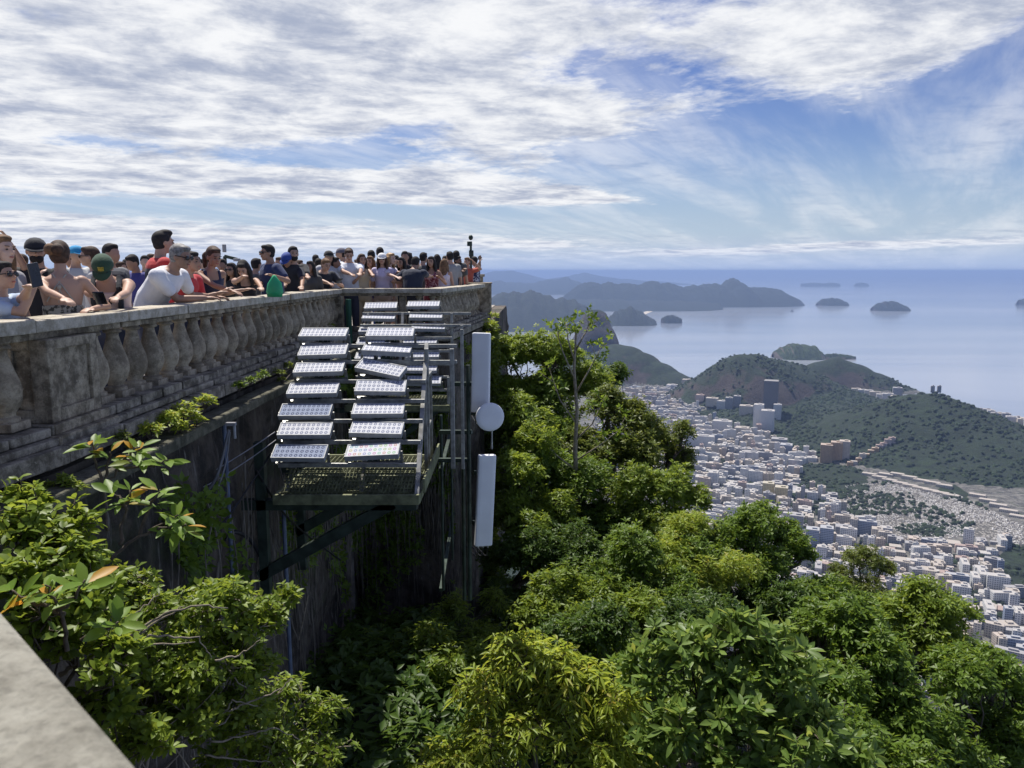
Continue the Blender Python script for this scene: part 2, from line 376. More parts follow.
# ---- the near land: one height field
def poly_in(px, py, poly):
    c = np.zeros(px.shape, bool); n = len(poly)
    for i in range(n):
        x1, y1 = poly[i]; x2, y2 = poly[(i+1) % n]
        if y1 == y2: continue
        cond = ((y1 > py) != (y2 > py)) & (px < (x2-x1)*(py-y1)/(y2-y1)+x1); c ^= cond
    return c
def wpoly(pix, z=SEA+4): return [tuple(atz(px, py, z)[:2]) for px, py in pix]
COAST = wpoly([(420,402),(560,396),(612,391),(640,387),(668,380),(700,382),(722,380),(745,383),(790,378),(806,382),(815,376),(835,372),(855,374),(876,380),(884,388),(880,391),(893,396),(905,399.5),(930,402),(965,405.5),(990,411),(1024,418),(1090,435),(1200,470),(1500,560),(1500,900),(100,900)])
def line_pts(pts): return [(at(px, py, D)) for px, py, D in pts]
RIDGES = [  # crest points (pixel x, pixel y, distance), half width, steepness
    (line_pts([(594,309.5,5450),(598,309.5,5480)]), 160, 3.0),
    (line_pts([(592,322,5400),(601,324,5420)]), 180, 3.0),
    (line_pts([(615,344,5050),(628,346,4980),(640,352,4920),(650,360,4870),(660,369,4820),(672,381,4760)]), 230, 2.1),
    (line_pts([(560,372,4700),(600,352,4900),(617,345,5050)]), 330, 1.5),
    (line_pts([(729,365,4080),(739,354.5,4080),(757,354,4120),(773,359,4150),(790,362,4200),(807,372,4250),(820,384,4150)]), 330, 1.5),
    (line_pts([(815,388,4100),(835,402,3800),(856,410,3500),(878,412,3300),(896,406,3150)]), 330, 1.3),
    (line_pts([(896,400,3100),(912,394,3080),(934,393,3040),(951,398,3000),(968,412,2930),(984,422,2850),(1024,440,2750),(1090,452,2650),(1180,480,2450)]), 470, 1.15),
    (line_pts([(790,408,3500),(820,422,3350),(870,432,3000),(930,440,2800),(1000,455,2650),(1100,480,2450)]), 420, 1.15),
    (line_pts([(807,368.5,4640),(818,362,4640),(837,357,4640),(857,364,4600),(873,372,4560),(881,380,4540)]), 190, 1.7),
    (line_pts([(815,468,2640),(850,470,2600)]), 170, 1.4),
    (line_pts([(1030,552,1900),(1080,540,1900),(1200,520,1900)]), 150, 1.3),
]
gx = np.arange(-900, 4300, 16.0); gy = np.arange(700, 5900, 16.0)
GX, GY = np.meshgrid(gx, gy, indexing='ij')
land = poly_in(GX+(fbm(GX/200, GY/200, 3, 4)-.5)*60, GY+(fbm(GX/200, GY/200, 3, 8)-.5)*60, COAST)
HZ = np.where(land, 5.0, -14.0)
hillmask = np.zeros_like(HZ)
nz = fbm(GX/260, GY/260, 6, 31, .55); nz2 = fbm(GX/45, GY/45, 3, 51)
for pts, wd, pw in RIDGES:
    best = np.zeros_like(HZ)
    for a, b in zip(pts[:-1], pts[1:]):
        dx_, dy_ = b.x-a.x, b.y-a.y; L2 = dx_*dx_+dy_*dy_
        tt = np.clip(((GX-a.x)*dx_+(GY-a.y)*dy_)/L2, 0, 1)
        dist = np.hypot(GX-a.x-tt*dx_, GY-a.y-tt*dy_)
        wn = wd*(.75+.5*nz)
        h = (a.z+tt*(b.z-a.z)-SEA)*np.clip(1-(dist/wn)**pw, 0, 1)
        h *= 1-.28*np.clip(dist/wn, 0, 1)*(nz2-.3)
        best = np.maximum(best, h)
    HZ = np.where(best > 1, np.maximum(HZ, best+(nz2-.5)*7*(best > 8)), HZ); hillmask = np.maximum(hillmask, best)
# kinds of ground
U8 = np.zeros(GX.shape+(4,)); U8[..., 3] = 1
ForestP = [wpoly(p) for p in (
    [(686,412),(720,409),(760,414),(764,424),(735,424),(700,420)],
    [(795,468),(830,463),(866,474),(868,494),(845,498),(805,492)],
    [(936,489),(955,486),(972,494),(966,500),(940,500)],
    [(895,527),(915,524),(972,524),(972,533),(930,537),(900,534)],
    [(996,556),(1010,548),(1060,540),(1060,600),(1030,610),(1008,590)],
    [(856,512),(872,509),(875,524),(860,528)], [(860,396),(830,378),(815,372),(884,386),(884,392)],
    [(835,500),(856,510),(862,525),(850,522),(830,505)])]
GRAVE_PIX = [(846,486),(862,484),(888,482),(920,490),(955,494),(990,510),(1026,528),(1026,545),(996,541),(965,536),(932,542),(900,540),(870,528),(838,504)]
GraveP = wpoly(GRAVE_PIX)
forest = hillmask > 14
forest |= ~poly_in(GX, GY, wpoly([(560,370),(900,370),(1060,400),(1060,620),(1034,720),(560,720)])) & (GY < 4600)
for P_ in ForestP: forest |= poly_in(GX, GY, P_)
SandP = wpoly([(962,403),(990,408),(1024,416.5),(1100,438),(1100,444),(1024,421),(990,413),(964,408)])
sand = poly_in(GX, GY, SandP)
U8[..., 0] = forest; U8[..., 1] = poly_in(GX, GY, GraveP); U8[..., 2] = sand
V = np.stack([GX, GY, HZ+SEA], -1).reshape(-1, 3); nx_, ny_ = GX.shape
i, j = np.meshgrid(np.arange(nx_-1), np.arange(ny_-1), indexing='ij'); a = i*ny_+j
fc = np.stack([a, a+ny_, a+ny_+1, a+1], -1).reshape(-1, 4)
me = fast_mesh('terrain', V, fc, np.full(len(fc), 4), U8.reshape(-1, 4)); me.polygons.foreach_set('use_smooth', [True]*len(fc))
def land_mat():
    m_, t, p = new_mat('city land and forest')
    at_ = t.n.new('ShaderNodeAttribute'); at_.attribute_name = 'tint'; ch = t.sep(at_.outputs['Vector'])
    a = t.step(t.noise(geo_pos(t, (.03, .03, .03)), 1.0, 9, .72), .36, .64)
    col_g = t.mix(a, (.005, .012, .005), (.020, .038, .011))
    g2 = t.step(t.noise(geo_pos(t, (.0035, .0035, .0035)), 1.0, 4, .6), .4, .6); col_g = t.mix(t.m('MULTIPLY', g2, .5), col_g, (.014, .024, .010))
    gg = t.n.new('ShaderNodeNewGeometry'); nzz = t.sep(gg.outputs['Normal'])[2]
    r = t.m('ADD', t.m('MULTIPLY', nzz, -1.0), t.m('MULTIPLY', t.noise(geo_pos(t, (.006, .006, .004)), 1.0, 6, .65), .62))
    col_g = t.mix(t.step(r, -.50, -.36), col_g, (.060, .046, .040))
    b = t.noise(geo_pos(t, (.035, .035, 1)), 1.0, 6, .8)
    col_c = t.mix(t.step(b, .40, .60), (.055, .055, .055), (.20, .19, .17))
    col_c = t.mix(t.step(t.noise(geo_pos(t, (.018, .018, 1)), 1.0, 5, .7), .56, .64), col_c, (.03, .05, .02))
    c = t.n.new('ShaderNodeTexVoronoi'); c.inputs['Scale'].default_value = 1.0; t.l.new(geo_pos(t, (.16, .11, 1)), c.inputs['Vector'])
    col_v = t.mix(t.step(c.outputs[0], .15, .55), (.42, .39, .35), (.10, .095, .085))
    col = t.mix(ch[1], col_c, col_v); col = t.mix(ch[2], col, (.55, .48, .38)); col = t.mix(t.step(ch[0], .35, .65), col, col_g)
    t.l.new(col, p.inputs['Base Color']); p.inputs['Roughness'].default_value = .95
    bump(t, p, t.noise(geo_pos(t, (.05, .05, .05)), 1.0, 7, .75), 1.0, 9)
    return m_
tag(link('terrain', me, land_mat()), kind='structure')
def ground_h(x, y):
    ix = int(round((x-gx[0])/16)); iy = int(round((y-gy[0])/16))
    if 0 <= ix < nx_ and 0 <= iy < ny_: return HZ[ix, iy]+SEA, bool(forest[ix, iy]), bool(land[ix, iy]), bool(U8[ix, iy, 1]), bool(sand[ix, iy])
    return SEA, True, False, False, False
# ---- buildings
def facade_mat(name, wall, win, roof, fl=4.6, wd=4.6, frac=.55, streak=.2):
    m_, t, p = new_mat(name); n = t.n.new('ShaderNodeTexCoord'); x, y, z = t.sep(n.outputs['Object']); nx, ny, nz_ = t.sep(n.outputs['Normal'])
    side = t.m('GREATER_THAN', t.m('ABSOLUTE', nx), .5)
    h = t.m('ADD', t.m('MULTIPLY', y, side), t.m('MULTIPLY', x, t.m('SUBTRACT', 1.0, side)))
    fz = t.m('FRACT', t.m('DIVIDE', z, fl)); fh = t.m('FRACT', t.m('DIVIDE', h, wd))
    wz = t.m('MULTIPLY', t.m('GREATER_THAN', fz, .32), t.m('LESS_THAN', fz, .80)); wh = t.m('MULTIPLY', t.m('GREATER_THAN', fh, .5-frac/2), t.m('LESS_THAN', fh, .5+frac/2))
    top = t.m('GREATER_THAN', nz_, .5); wmask = t.m('MULTIPLY', t.m('MULTIPLY', wz, wh), t.m('SUBTRACT', 1.0, top))
    base = t.mix(t.m('MULTIPLY', t.noise(n.outputs['Object'], .15, 4), streak), wall, tuple(v*.4 for v in wall))
    col = t.mix(wmask, base, win); col = t.mix(top, col, roof)
    t.l.new(col, p.inputs['Base Color']); p.inputs['Roughness'].default_value = .7; return m_
FM = {
 'white': facade_mat('white facade', (.74, .74, .72), (.16, .17, .20), (.40, .38, .36)),
 'cream': facade_mat('cream facade', (.66, .60, .50), (.16, .15, .15), (.38, .34, .30)),
 'grey': facade_mat('grey facade', (.38, .38, .39), (.11, .12, .15), (.30, .29, .29), 4.6, 4, .7),
 'beige': facade_mat('beige facade', (.55, .48, .40), (.17, .14, .13), (.42, .36, .31)),
 'ochre': facade_mat('ochre facade', (.52, .34, .18), (.20, .12, .08), (.40, .32, .26)),
 'pink': facade_mat('pinkish facade', (.56, .46, .41), (.15, .12, .13), (.33, .25, .22)),
 'yellow': facade_mat('yellow facade', (.66, .56, .30), (.22, .19, .14), (.42, .38, .30)),
 'blue': facade_mat('blue grey facade', (.34, .40, .50), (.10, .12, .18), (.35, .35, .36), 4.6, 4, .8),
 'dark': facade_mat('dark glass facade', (.20, .19, .19), (.05, .05, .07), (.24, .23, .22), 4.6, 3.4, .75),
}
M_TILE = plain('clay roof tile', (.42, .20, .12), .9, 0, .25, .2)
CITY_ROT = R(-22)
def building_mb(w_, d_, h_, mb=None, c=(0, 0, 0), twin=False, tank=True):
    mb = mb or MB(); cx, cy, cz = c
    mb.box((cx, cy, cz+h_/2-3), (w_, d_, h_+6))
    mb.box((cx, cy, cz+h_+.5), (w_*.96, d_*.96, 1.0))
    if tank and h_ > 10: mb.box((cx+w_*.12, cy, cz+h_+2.6), (w_*.34, d_*.4, 3.4))
    return mb
used = []
def far_ok(x, y, w_):
    for (ux, uy, uw) in used:
        if abs(ux-x) < (uw+w_)*.48 and abs(uy-y) < (uw+w_)*.48: return False
    return True
count_lab = {}
CB = []   # chosen buildings, labelled below
def put_building(px, py, w_, d_, h_, colr, extra=None, z=None, rot=None, name='apartment_building'):
    p = atz(px, py, SEA+5)
    g = ground_h(p.x, p.y)[0] if z is None else z
    if z is None and g > SEA+12:
        for _ in range(6): p = atz(px, py, g); g = .5*g+.5*ground_h(p.x, p.y)[0]
    if z == 1: p = at(px, 391, 3060); g = p.z
    CB.append(dict(px=px, py=py, loc=(p.x, p.y, g), w=w_, d=d_, h=h_, c=colr, extra=extra, rot=CITY_ROT if rot is None else rot, name=name))
    used.append((p.x, p.y, max(w_, d_)))
# buildings that stand out in the view: base pixel, size, colour, own description
put_building(770, 413, 62, 55, 150, 'dark', 'tall dark round-topped office tower rising at the foot of the green hill', name='office_tower')
put_building(758, 428, 42, 40, 105, 'white', 'tall white tower left in the trio below the dark office tower')
put_building(767, 432, 55, 45, 95, 'white', 'widest white tower in the trio below the dark office tower')
put_building(777, 418, 34, 34, 62, 'white', 'slim white tower right beside the dark office tower')
put_building(746, 414, 60, 40, 40, 'cream', 'long cream block below the twin drum-shaped towers')
put_building(729, 404, 34, 34, 48, 'grey', 'left one of the twin grey towers before the first green hill')
put_building(737, 405, 34, 34, 46, 'grey', 'right one of the twin grey towers before the first green hill')
put_building(722, 408, 50, 36, 34, 'white', 'white block just left of the twin grey towers')
put_building(712, 405, 60, 40, 36, 'cream', 'long cream block behind the dark park strip')
put_building(700, 403, 42, 36, 34, 'pink', 'pinkish block behind the left end of the park strip')
put_building(722, 432, 80, 40, 50, 'white', 'white slab block standing below the dark park strip')
put_building(742, 438, 55, 44, 46, 'cream', 'cream tower right of the white slab below the park strip')
put_building(749, 444, 38, 34, 38, 'beige', 'small beige tower right of the cream tower below the park strip')
put_building(700, 446, 110, 36, 44, 'white', 'long white slab block nearest the tree line below the park strip')
put_building(779, 448, 60, 40, 34, 'grey', 'pale green-grey block below the trio of white towers')
put_building(786, 454, 44, 40, 36, 'blue', 'blue-grey block right of the pale green-grey block')
put_building(826, 461, 42, 34, 62, 'ochre', 'leftmost of the ochre apartment towers above the wooded mound')
put_building(836, 459, 40, 34, 62, 'ochre', 'middle one of the ochre apartment towers above the wooded mound')
put_building(844, 458, 36, 34, 64, 'beige', 'rightmost beige tower beside the ochre apartment towers')
put_building(768, 497, 34, 30, 46, 'yellow', 'yellow tower left in the pair beside the wooded mound')
put_building(781, 500, 38, 32, 42, 'yellow', 'yellow tower right in the pair beside the wooded mound')
put_building(778, 486, 26, 26, 44, 'white', 'slim white tower behind the pair of yellow towers')
put_building(713, 487, 30, 28, 50, 'white', 'white tower left of centre among low roofs by the tree line')
put_building(796, 531, 34, 30, 46, 'grey', 'grey tower at the tree line left of the blue-grey pair')
put_building(812, 545, 32, 30, 44, 'blue', 'blue-grey tower left in the pair at the tree line')
put_building(826, 546, 32, 28, 50, 'blue', 'blue-grey tower right in the pair at the tree line')
put_building(843, 537, 40, 30, 30, 'grey', 'wide grey block behind the blue-grey pair')
put_building(821, 563, 22, 18, 42, 'white', 'slim white tower with cream side standing low at the tree line')
put_building(840, 560, 28, 22, 18, 'cream', 'low cream block right of the slim white tower at the tree line')
put_building(980, 578, 26, 20, 26, 'white', 'white tower left of the white hospital-like complex')
put_building(997, 590, 44, 22, 34, 'white', 'large white complex with many windows beside the wooded slope')
put_building(1012, 600, 24, 20, 22, 'cream', 'cream block in front of the large white complex')
put_building(688, 388, 70, 40, 48, 'cream', 'wide cream block on the waterfront below the sea inlet')
put_building(672, 391, 60, 40, 38, 'white', 'wide white block left on the waterfront below the sea inlet')
put_building(651, 392, 50, 36, 24, 'white', 'low white block at the foot of the steep blue hill')
put_building(897, 398, 48, 40, 58, 'grey', 'lone grey tower on the far side of the green saddle by the open sea', z=SEA+5)
put_building(828, 385, 36, 30, 42, 'cream', 'lone cream tower at the foot of the headland', z=SEA+5)
# rows of buildings round the far bay and behind the hill crest
for k in range(14):
    t_ = k/13; put_building(812+t_*82, 382+t_*18.5+random.uniform(-1, 1), random.uniform(34, 60), 30, random.uniform(18, 34), random.choice(['white', 'cream', 'white', 'beige']), z=SEA+6)
for k in range(16):
    t_ = k/15; put_building(972+t_*56, 412.5+t_*12+random.uniform(-.5, 2), random.uniform(26, 44), 26, random.uniform(22, 34), random.choice(['white', 'cream', 'white', 'grey']), z=SEA+6)
put_building(932.5, 397, 14, 12, 20, 'grey', 'small grey tower left of two on the crest of the round green hill', z=1)
put_building(939, 397, 14, 12, 20, 'grey', 'small grey tower right of two on the crest of the round green hill', z=1)
# pale terraces above the cemetery
for (a, b, n) in (((864, 476), (956, 498), 9), ((880, 474), (950, 489), 6), ((972, 494), (1024, 520), 5)):
    for k in range(n):
        t_ = (k+.5)/n; put_building(a[0]+(b[0]-a[0])*t_, a[1]+(b[1]-a[1])*t_, 46, 20, random.uniform(5, 9), 'cream', 'PALE', rot=R(-38), name='mausoleum_block')
for k in range(11):
    put_building(850+k*4.2, 466-k*2.6+random.uniform(-1, 1), random.uniform(16, 26), 16, random.uniform(8, 16), random.choice(['ochre', 'pink', 'ochre', 'cream']))
# random fabric of the city
CITY = [(598,388),(640,385),(722,382),(735,400),(760,408),(772,416),(772,436),(800,446),(818,447),(850,462),(812,461),(796,468),(800,492),(846,500),(858,526),(896,540),(935,545),(1000,543),(1030,548),(1000,556),(1010,592),(1034,612),(1034,700),(600,700)]
CityP = wpoly(CITY); BANNED = ForestP+[GraveP]
bnp = np.array
def in_poly(x, y, P_): return bool(poly_in(bnp([x]), bnp([y]), P_)[0])
cands = []
rr = random.Random(5)
tries = 0
while len(cands) < 2600 and tries < 60000:
    tries += 1
    x = rr.uniform(350, 1500); y = rr.uniform(1150, 4400)
    # bring candidates onto a street grid
    c_, s_ = math.cos(CITY_ROT), math.sin(CITY_ROT)
    u = (x*c_+y*s_); v = (-x*s_+y*c_); 
    if (u % 105) < 19 or (v % 78) < 15: continue
    if not in_poly(x, y, CityP) or any(in_poly(x, y, P_) for P_ in BANNED): continue
    g, fo, la, gr, sa = ground_h(x, y)
    if fo or not la: continue
    near = y < 2300
    w_ = rr.uniform(14, 34) if near else rr.uniform(18, 40); d_ = w_*rr.uniform(.45, 1.1)
    if not far_ok(x, y, w_*.82): continue
    z_ = rr.random(); h_ = rr.uniform(6, 14) if z_ < .42 else (rr.uniform(14, 28) if z_ < .76 else rr.uniform(28, 52))
    if z_ > .76: w_ *= .7; d_ *= .8
    if rr.random() < .16: w_ = rr.uniform(38, 64)*(.8 if near else 1); d_ = 15; h_ = rr.uniform(22, 42)
    if y < 1900: h_ *= .75
    d3 = y; dpx = 512+F*x/(y*CT-g*ST)
    py = 384-F*((y*ST+g*CT)/(y*CT-g*ST))
    cands.append((x, y, g, w_, d_, h_, rr.choice(['white']*10+['cream']*4+['beige']*2+['grey']*3+['pink', 'blue']), dpx, py)); used.append((x, y, w_*.82))
cands.sort(key=lambda q: -(q[3]*(q[5]+q[4]*.4))/(q[1]**2)*(1 if q[7] < 1030 else .01))
def hidden(px, py):      # behind the near trees
    line = [(600,388),(640,420),(690,455),(720,520),(800,570),(860,560),(930,590),(980,640),(1030,690)]
    return py > np.interp(px, [a[0] for a in line], [a[1] for a in line])+14
vis = [q for q in cands if not hidden(q[7], q[8]) and q[7] < 1030]; rest = [q for q in cands if not (not hidden(q[7], q[8]) and q[7] < 1030)]
nind = max(0, 296-len(CB))
for q in vis[:nind]:
    CB.append(dict(px=q[7], py=q[8], loc=(q[0], q[1], q[2]), w=q[3], d=q[4], h=q[5], c=q[6], extra=None, rot=CITY_ROT+random.choice((0, 0, R(90), R(18), R(-12))), name='apartment_building'))
print('city candidates', len(cands), 'visible', len(vis), 'individual', len(CB))
smb = {}
for q in vis[nind:]+rest:
    c_, s_ = math.cos(-CITY_ROT), math.sin(-CITY_ROT)
    lx = q[0]*c_-q[1]*s_; ly = q[0]*s_+q[1]*c_
    building_mb(q[3], q[4], q[5], smb.setdefault(q[6], MB()), (lx, ly, q[2]))
# one object for the uncountable rest, a material slot per colour
V, Fc, mi, mats = [], [], [], []
for k, (cn, b) in enumerate(smb.items()):
    o_ = len(V); V += b.v; Fc += [tuple(i+o_ for i in f) for f in b.f]; mi += [k]*len(b.f); mats.append(FM[cn])
me = bpy.data.meshes.new('houses'); me.from_pydata(V, [], Fc); me.update()
for m_ in mats: me.materials.append(m_)
me.polygons.foreach_set('material_index', mi)
o = bpy.data.objects.new('houses', me); COL.objects.link(o); o.rotation_euler = (0, 0, CITY_ROT)
tag(o, 'dense mass of small pale houses and blocks filling the rest of the city', 'houses', kind='stuff')
# labels: district + look + rank inside the district
def district(px, py):
    if px > 965 and py < 432: return 'by the far ocean beach'
    if 806 < px < 900 and py < 408: return 'between headland and green saddle'
    if py < 402: return 'by the waterfront below the steep blue hill'
    if py < 428: return 'beside the dark park strip' if px < 745 else 'at the foot of the first green hill'
    if 846 < px < 900 and py < 470: return 'climbing the green hillside'
    if py < 462: return 'below the park strip' if px < 750 else 'left of the ochre towers'
    if py < 505: return 'left of the yellow towers' if px < 760 else 'left of the wooded mound'
    if py < 548: return 'below the wooded mound' if px < 850 else 'on the near edge of the cemetery'
    if px < 900: return 'just above the near tree tops'
    if px < 965: return 'between cemetery and olive treetop'
    return 'around the large white complex'
ORD = ['first', 'second', 'third', 'fourth', 'fifth', 'sixth', 'seventh', 'eighth', 'ninth', 'tenth', 'eleventh', 'twelfth', 'thirteenth', 'fourteenth', 'fifteenth', 'sixteenth', 'seventeenth', 'eighteenth', 'nineteenth', 'twentieth']
def kindw(b):
    if b['h'] > 34: return 'tall'
    if b['h'] > 15: return 'mid-height'
    return 'low'
COLW = {'white': 'white', 'cream': 'cream', 'grey': 'grey', 'beige': 'beige', 'ochre': 'ochre', 'pink': 'pinkish', 'yellow': 'yellow', 'blue': 'blue-grey', 'dark': 'dark'}
groups = {}
for b in CB:
    if b['extra'] and b['extra'] != 'PALE': b['label'] = b['extra']; continue
    if b['extra'] == 'PALE': key = ('pale flat-roofed', 'mausoleum block by the cemetery')
    else: key = (kindw(b)+' '+COLW[b['c']], 'building '+district(b['px'], b['py']))
    groups.setdefault(key, []).append(b)
for (look, where), L in groups.items():
    L.sort(key=lambda b: b['px'])
    for k, b in enumerate(L):
        if len(L) == 1: b['label'] = 'the only %s %s' % (look, where)
        elif k == 0: b['label'] = 'leftmost %s %s' % (look, where)
        elif k == len(L)-1: b['label'] = 'rightmost %s %s' % (look, where)
        else: b['label'] = '%s from the left, %s %s' % (ORD[k] if k < 20 else 'further', look, where)
seen_l = {}
for b in CB:
    o = building_mb(b['w'], b['d'], b['h'], tank=b['c'] != 'dark').build(b['name'], FM[b['c']])
    o.location = b['loc']; o.rotation_euler = (0, 0, b['rot'])
    gname = {'mausoleum_block': 'pale mausoleum blocks above the cemetery'}.get(b['name'], 'buildings of the city below')
    tag(o, b['label'], 'building', gname)
# graves: uncountable small pale stones
rg = np.random.default_rng(3); n = 9000
P = np.array(GraveP); x0, y0 = P.min(0); x1, y1 = P.max(0)
gxp = rg.uniform(x0, x1, n); gyp = rg.uniform(y0, y1, n); k = poly_in(gxp, gyp, GraveP); gxp, gyp = gxp[k], gyp[k]
k = (fbm(gxp/60, gyp/60, 3, 77) < .62); gxp, gyp = gxp[k], gyp[k]
n = len(gxp); sx = rg.uniform(1.2, 3.4, n); sy = rg.uniform(1.2, 3.2, n); sz = rg.uniform(.8, 3.0, n)
base = np.array([[-1,-1,0],[1,-1,0],[1,1,0],[-1,1,0],[-1,-1,1],[1,-1,1],[1,1,1],[-1,1,1]], float)
Vg = base[None]*np.stack([sx/2, sy/2, sz], 1)[:, None]+np.stack([gxp, gyp, np.full(n, SEA+5.0)], 1)[:, None]
fcs = np.array([[4,5,6,7],[0,1,5,4],[1,2,6,5],[2,3,7,6],[3,0,4,7]])[None]+(np.arange(n)*8)[:, None, None]
tn = np.repeat(rg.uniform(0, 1, n), 8); me = fast_mesh('gravestones', Vg.reshape(-1, 3), fcs.reshape(-1, 4), np.full(n*5, 4), tn)
m_, t, p = new_mat('grave stone'); a_ = t.n.new('ShaderNodeAttribute'); a_.attribute_name = 'tint'
t.l.new(t.mix(t.sep(a_.outputs['Vector'])[0], (.18, .16, .15), (.72, .70, .67)), p.inputs['Base Color']); p.inputs['Roughness'].default_value = .8
tag(link('gravestones', me, m_), 'mass of small pale gravestones covering the cemetery', 'gravestones', kind='stuff')
# trees in the city and the broken canopy of the wooded hills: lumps of leaves nobody could count
def lumps(name, xy, z, r, label, seed=0, squash=.8):
    rg = np.random.default_rng(seed); n = len(xy)
    rings = [(0.0, 1.0), (.75, .62), (1.0, .0)]
    base = [(0, 0, 1)]+[(.72*math.cos(a), .72*math.sin(a), .66) for a in np.linspace(0, 2*math.pi, 6, False)]+[(math.cos(a+.5), math.sin(a+.5), -.1) for a in np.linspace(0, 2*math.pi, 6, False)]
    base = np.array(base); Vv = base[None]*(1+rg.uniform(-.28, .28, (n, 13, 1)))*r[:, None, None]*np.array([1, 1, squash])+np.stack([xy[:, 0], xy[:, 1], z], 1)[:, None]
    f3 = np.array([(0, 1+k, 1+(k+1) % 6) for k in range(6)]); f4 = np.array([(1+k, 7+k, 7+(k+1) % 6, 1+(k+1) % 6) for k in range(6)])
    off = (np.arange(n)*13)[:, None, None]; F3 = (f3[None]+off).reshape(-1); F4 = (f4[None]+off).reshape(-1)
    me = fast_mesh(name, Vv.reshape(-1, 3), np.concatenate([F3, F4]), np.concatenate([np.full(n*6, 3), np.full(n*6, 4)]), np.repeat(rg.uniform(0, 1, n), 13))
    me.polygons.foreach_set('use_smooth', [True]*len(me.polygons))
    return tag(link(name, me, M_CANOPY), label, 'trees', kind='stuff')
M_CANOPY, t, p = new_mat('far canopy'); a_ = t.n.new('ShaderNodeAttribute'); a_.attribute_name = 'tint'
t.l.new(t.mix(t.sep(a_.outputs['Vector'])[0], (.006, .014, .005), (.024, .044, .013)), p.inputs['Base Color']); p.inputs['Roughness'].default_value = .95
bump(t, p, t.noise(geo_pos(t, (.3, .3, .3)), 1.0, 5, .7), 1.0, 2)
rg = np.random.default_rng(8)
fx, fy = np.where(forest & (GY < 4500) & (GX > 250))
sel = rg.choice(len(fx), min(30000, len(fx)*3), True); jx = gx[fx[sel]]+rg.uniform(-8, 8, len(sel)); jy = gy[fy[sel]]+rg.uniform(-8, 8, len(sel))
zz = HZ[fx[sel], fy[sel]]+SEA
slope = np.hypot(*np.gradient(HZ, 16.0))[fx[sel], fy[sel]]
keep = (slope < .95+.3*rg.random(len(sel))) & (fbm(jx/90, jy/90, 3, 90) > .36)
lumps('forest_canopy', np.stack([jx, jy], 1)[keep], zz[keep]+1, rg.uniform(4, 10, len(sel))[keep], 'unbroken dark green forest covering the hills beyond the city', 1)
xs_, ys_ = rg.uniform(300, 1500, 30000), rg.uniform(1150, 4200, 30000)
k = poly_in(xs_, ys_, CityP) | poly_in(xs_, ys_, GraveP); k &= fbm(xs_/110, ys_/110, 3, 40) > .52
xs_, ys_ = xs_[k][:4200], ys_[k][:4200]
lumps('street_trees', np.stack([xs_, ys_], 1), np.full(len(xs_), SEA+8.0), rg.uniform(4, 9, len(xs_)), 'dark clumps of trees between the city blocks and graves', 2)
# sailing ship out in the bay
sp = atz(792, 311.5, SEA)
ship = empty('sailing_ship', sp); tag(ship, 'tiny dark sailing ship alone on the bay between the islands', 'ship')
h = MB(); h.add([(-28,-5,0),(28,-5,0),(36,0,7),(28,5,0),(-28,5,0),(-30,-6,7),(28,-6,6),(28,6,6),(-30,6,7)], [(0,5,6,1),(1,6,2),(4,3,7,8),(3,2,7),(0,4,8,5),(5,8,7,2,6),(0,1,3,4)])
h.build('hull', plain('ship hull', (.04, .04, .05)), ship)
for x_, hh in ((-14, 44), (6, 52)):
    MB().tube([(x_, 0, 4), (x_, 0, hh)], [.8, .4]).build('mast', plain('mast wood', (.1, .07, .05)), ship)
    q = MB(); q.add([(x_+1, 0, 9), (x_+17, 1.5, 9), (x_+1, 0, hh-3), (x_+1, .5, 9), (x_+17, 2, 9), (x_+1, .5, hh-3)], [(0,1,2),(5,4,3),(0,3,4,1),(1,4,5,2),(2,5,3,0)])
    q.build('sail', plain('dark sail', (.10, .10, .12)), ship)
# ================================================================== haze: the air between here and the far hills
hm = bpy.data.materials.new('air'); hm.use_nodes = True; t = NT(hm.node_tree); t.n.clear()
pv = t.n.new('ShaderNodeVolumePrincipled'); pv.inputs['Color'].default_value = (.40, .56, .92, 1); pv.inputs['Density'].default_value = HAZE = 3.8e-5
pv.inputs['Anisotropy'].default_value = .0
ho = t.n.new('ShaderNodeOutputMaterial'); t.l.new(pv.outputs[0], ho.inputs['Volume'])
mb = MB(); mb.box((0, 43000, (SEA-20+60)/2), (192000, 92000, 60-(SEA-20)))
tag(mb.build('haze', hm), 'thin blue haze over the bay and the city', 'haze', kind='stuff')
# ================================================================== hillside under the viewpoint
ZC = -.352            # top of the parapet cap
ZF = -1.38            # terrace paving
def gz(x, y):
    dx = max(0, x+1.2); dy = max(0, y-18); d = math.hypot(dx, dy)
    return -6.4-.72*d-.15*max(0, min(y, 18)-13)+.5*math.sin(x*.7)*math.sin(y*.5)
m_, t, p = new_mat('forest floor'); co = geo_pos(t); a = t.step(t.noise(co, .6, 8, .7), .35, .65)
t.l.new(t.mix(a, (.012, .016, .006), (.035, .05, .015)), p.inputs['Base Color']); p.inputs['Roughness'].default_value = .95
bump(t, p, t.noise(co, 2, 8, .7), 1, .3)
xs = np.concatenate([np.linspace(-60, 40, 90), np.geomspace(41, 3000, 60)]); ys = np.concatenate([np.linspace(-12, 60, 70), np.geomspace(62, 1250, 50)])
V = [(x, y, max(gz(x, y), SEA-30)) for x in xs for y in ys]; ny2 = len(ys)
fcs = [(i*ny2+j, (i+1)*ny2+j, (i+1)*ny2+j+1, i*ny2+j+1) for i in range(len(xs)-1) for j in range(ny2-1)]
me = bpy.data.meshes.new('hillside'); me.from_pydata(V, [], fcs); tag(link('hillside', me, m_, None, True), kind='structure')
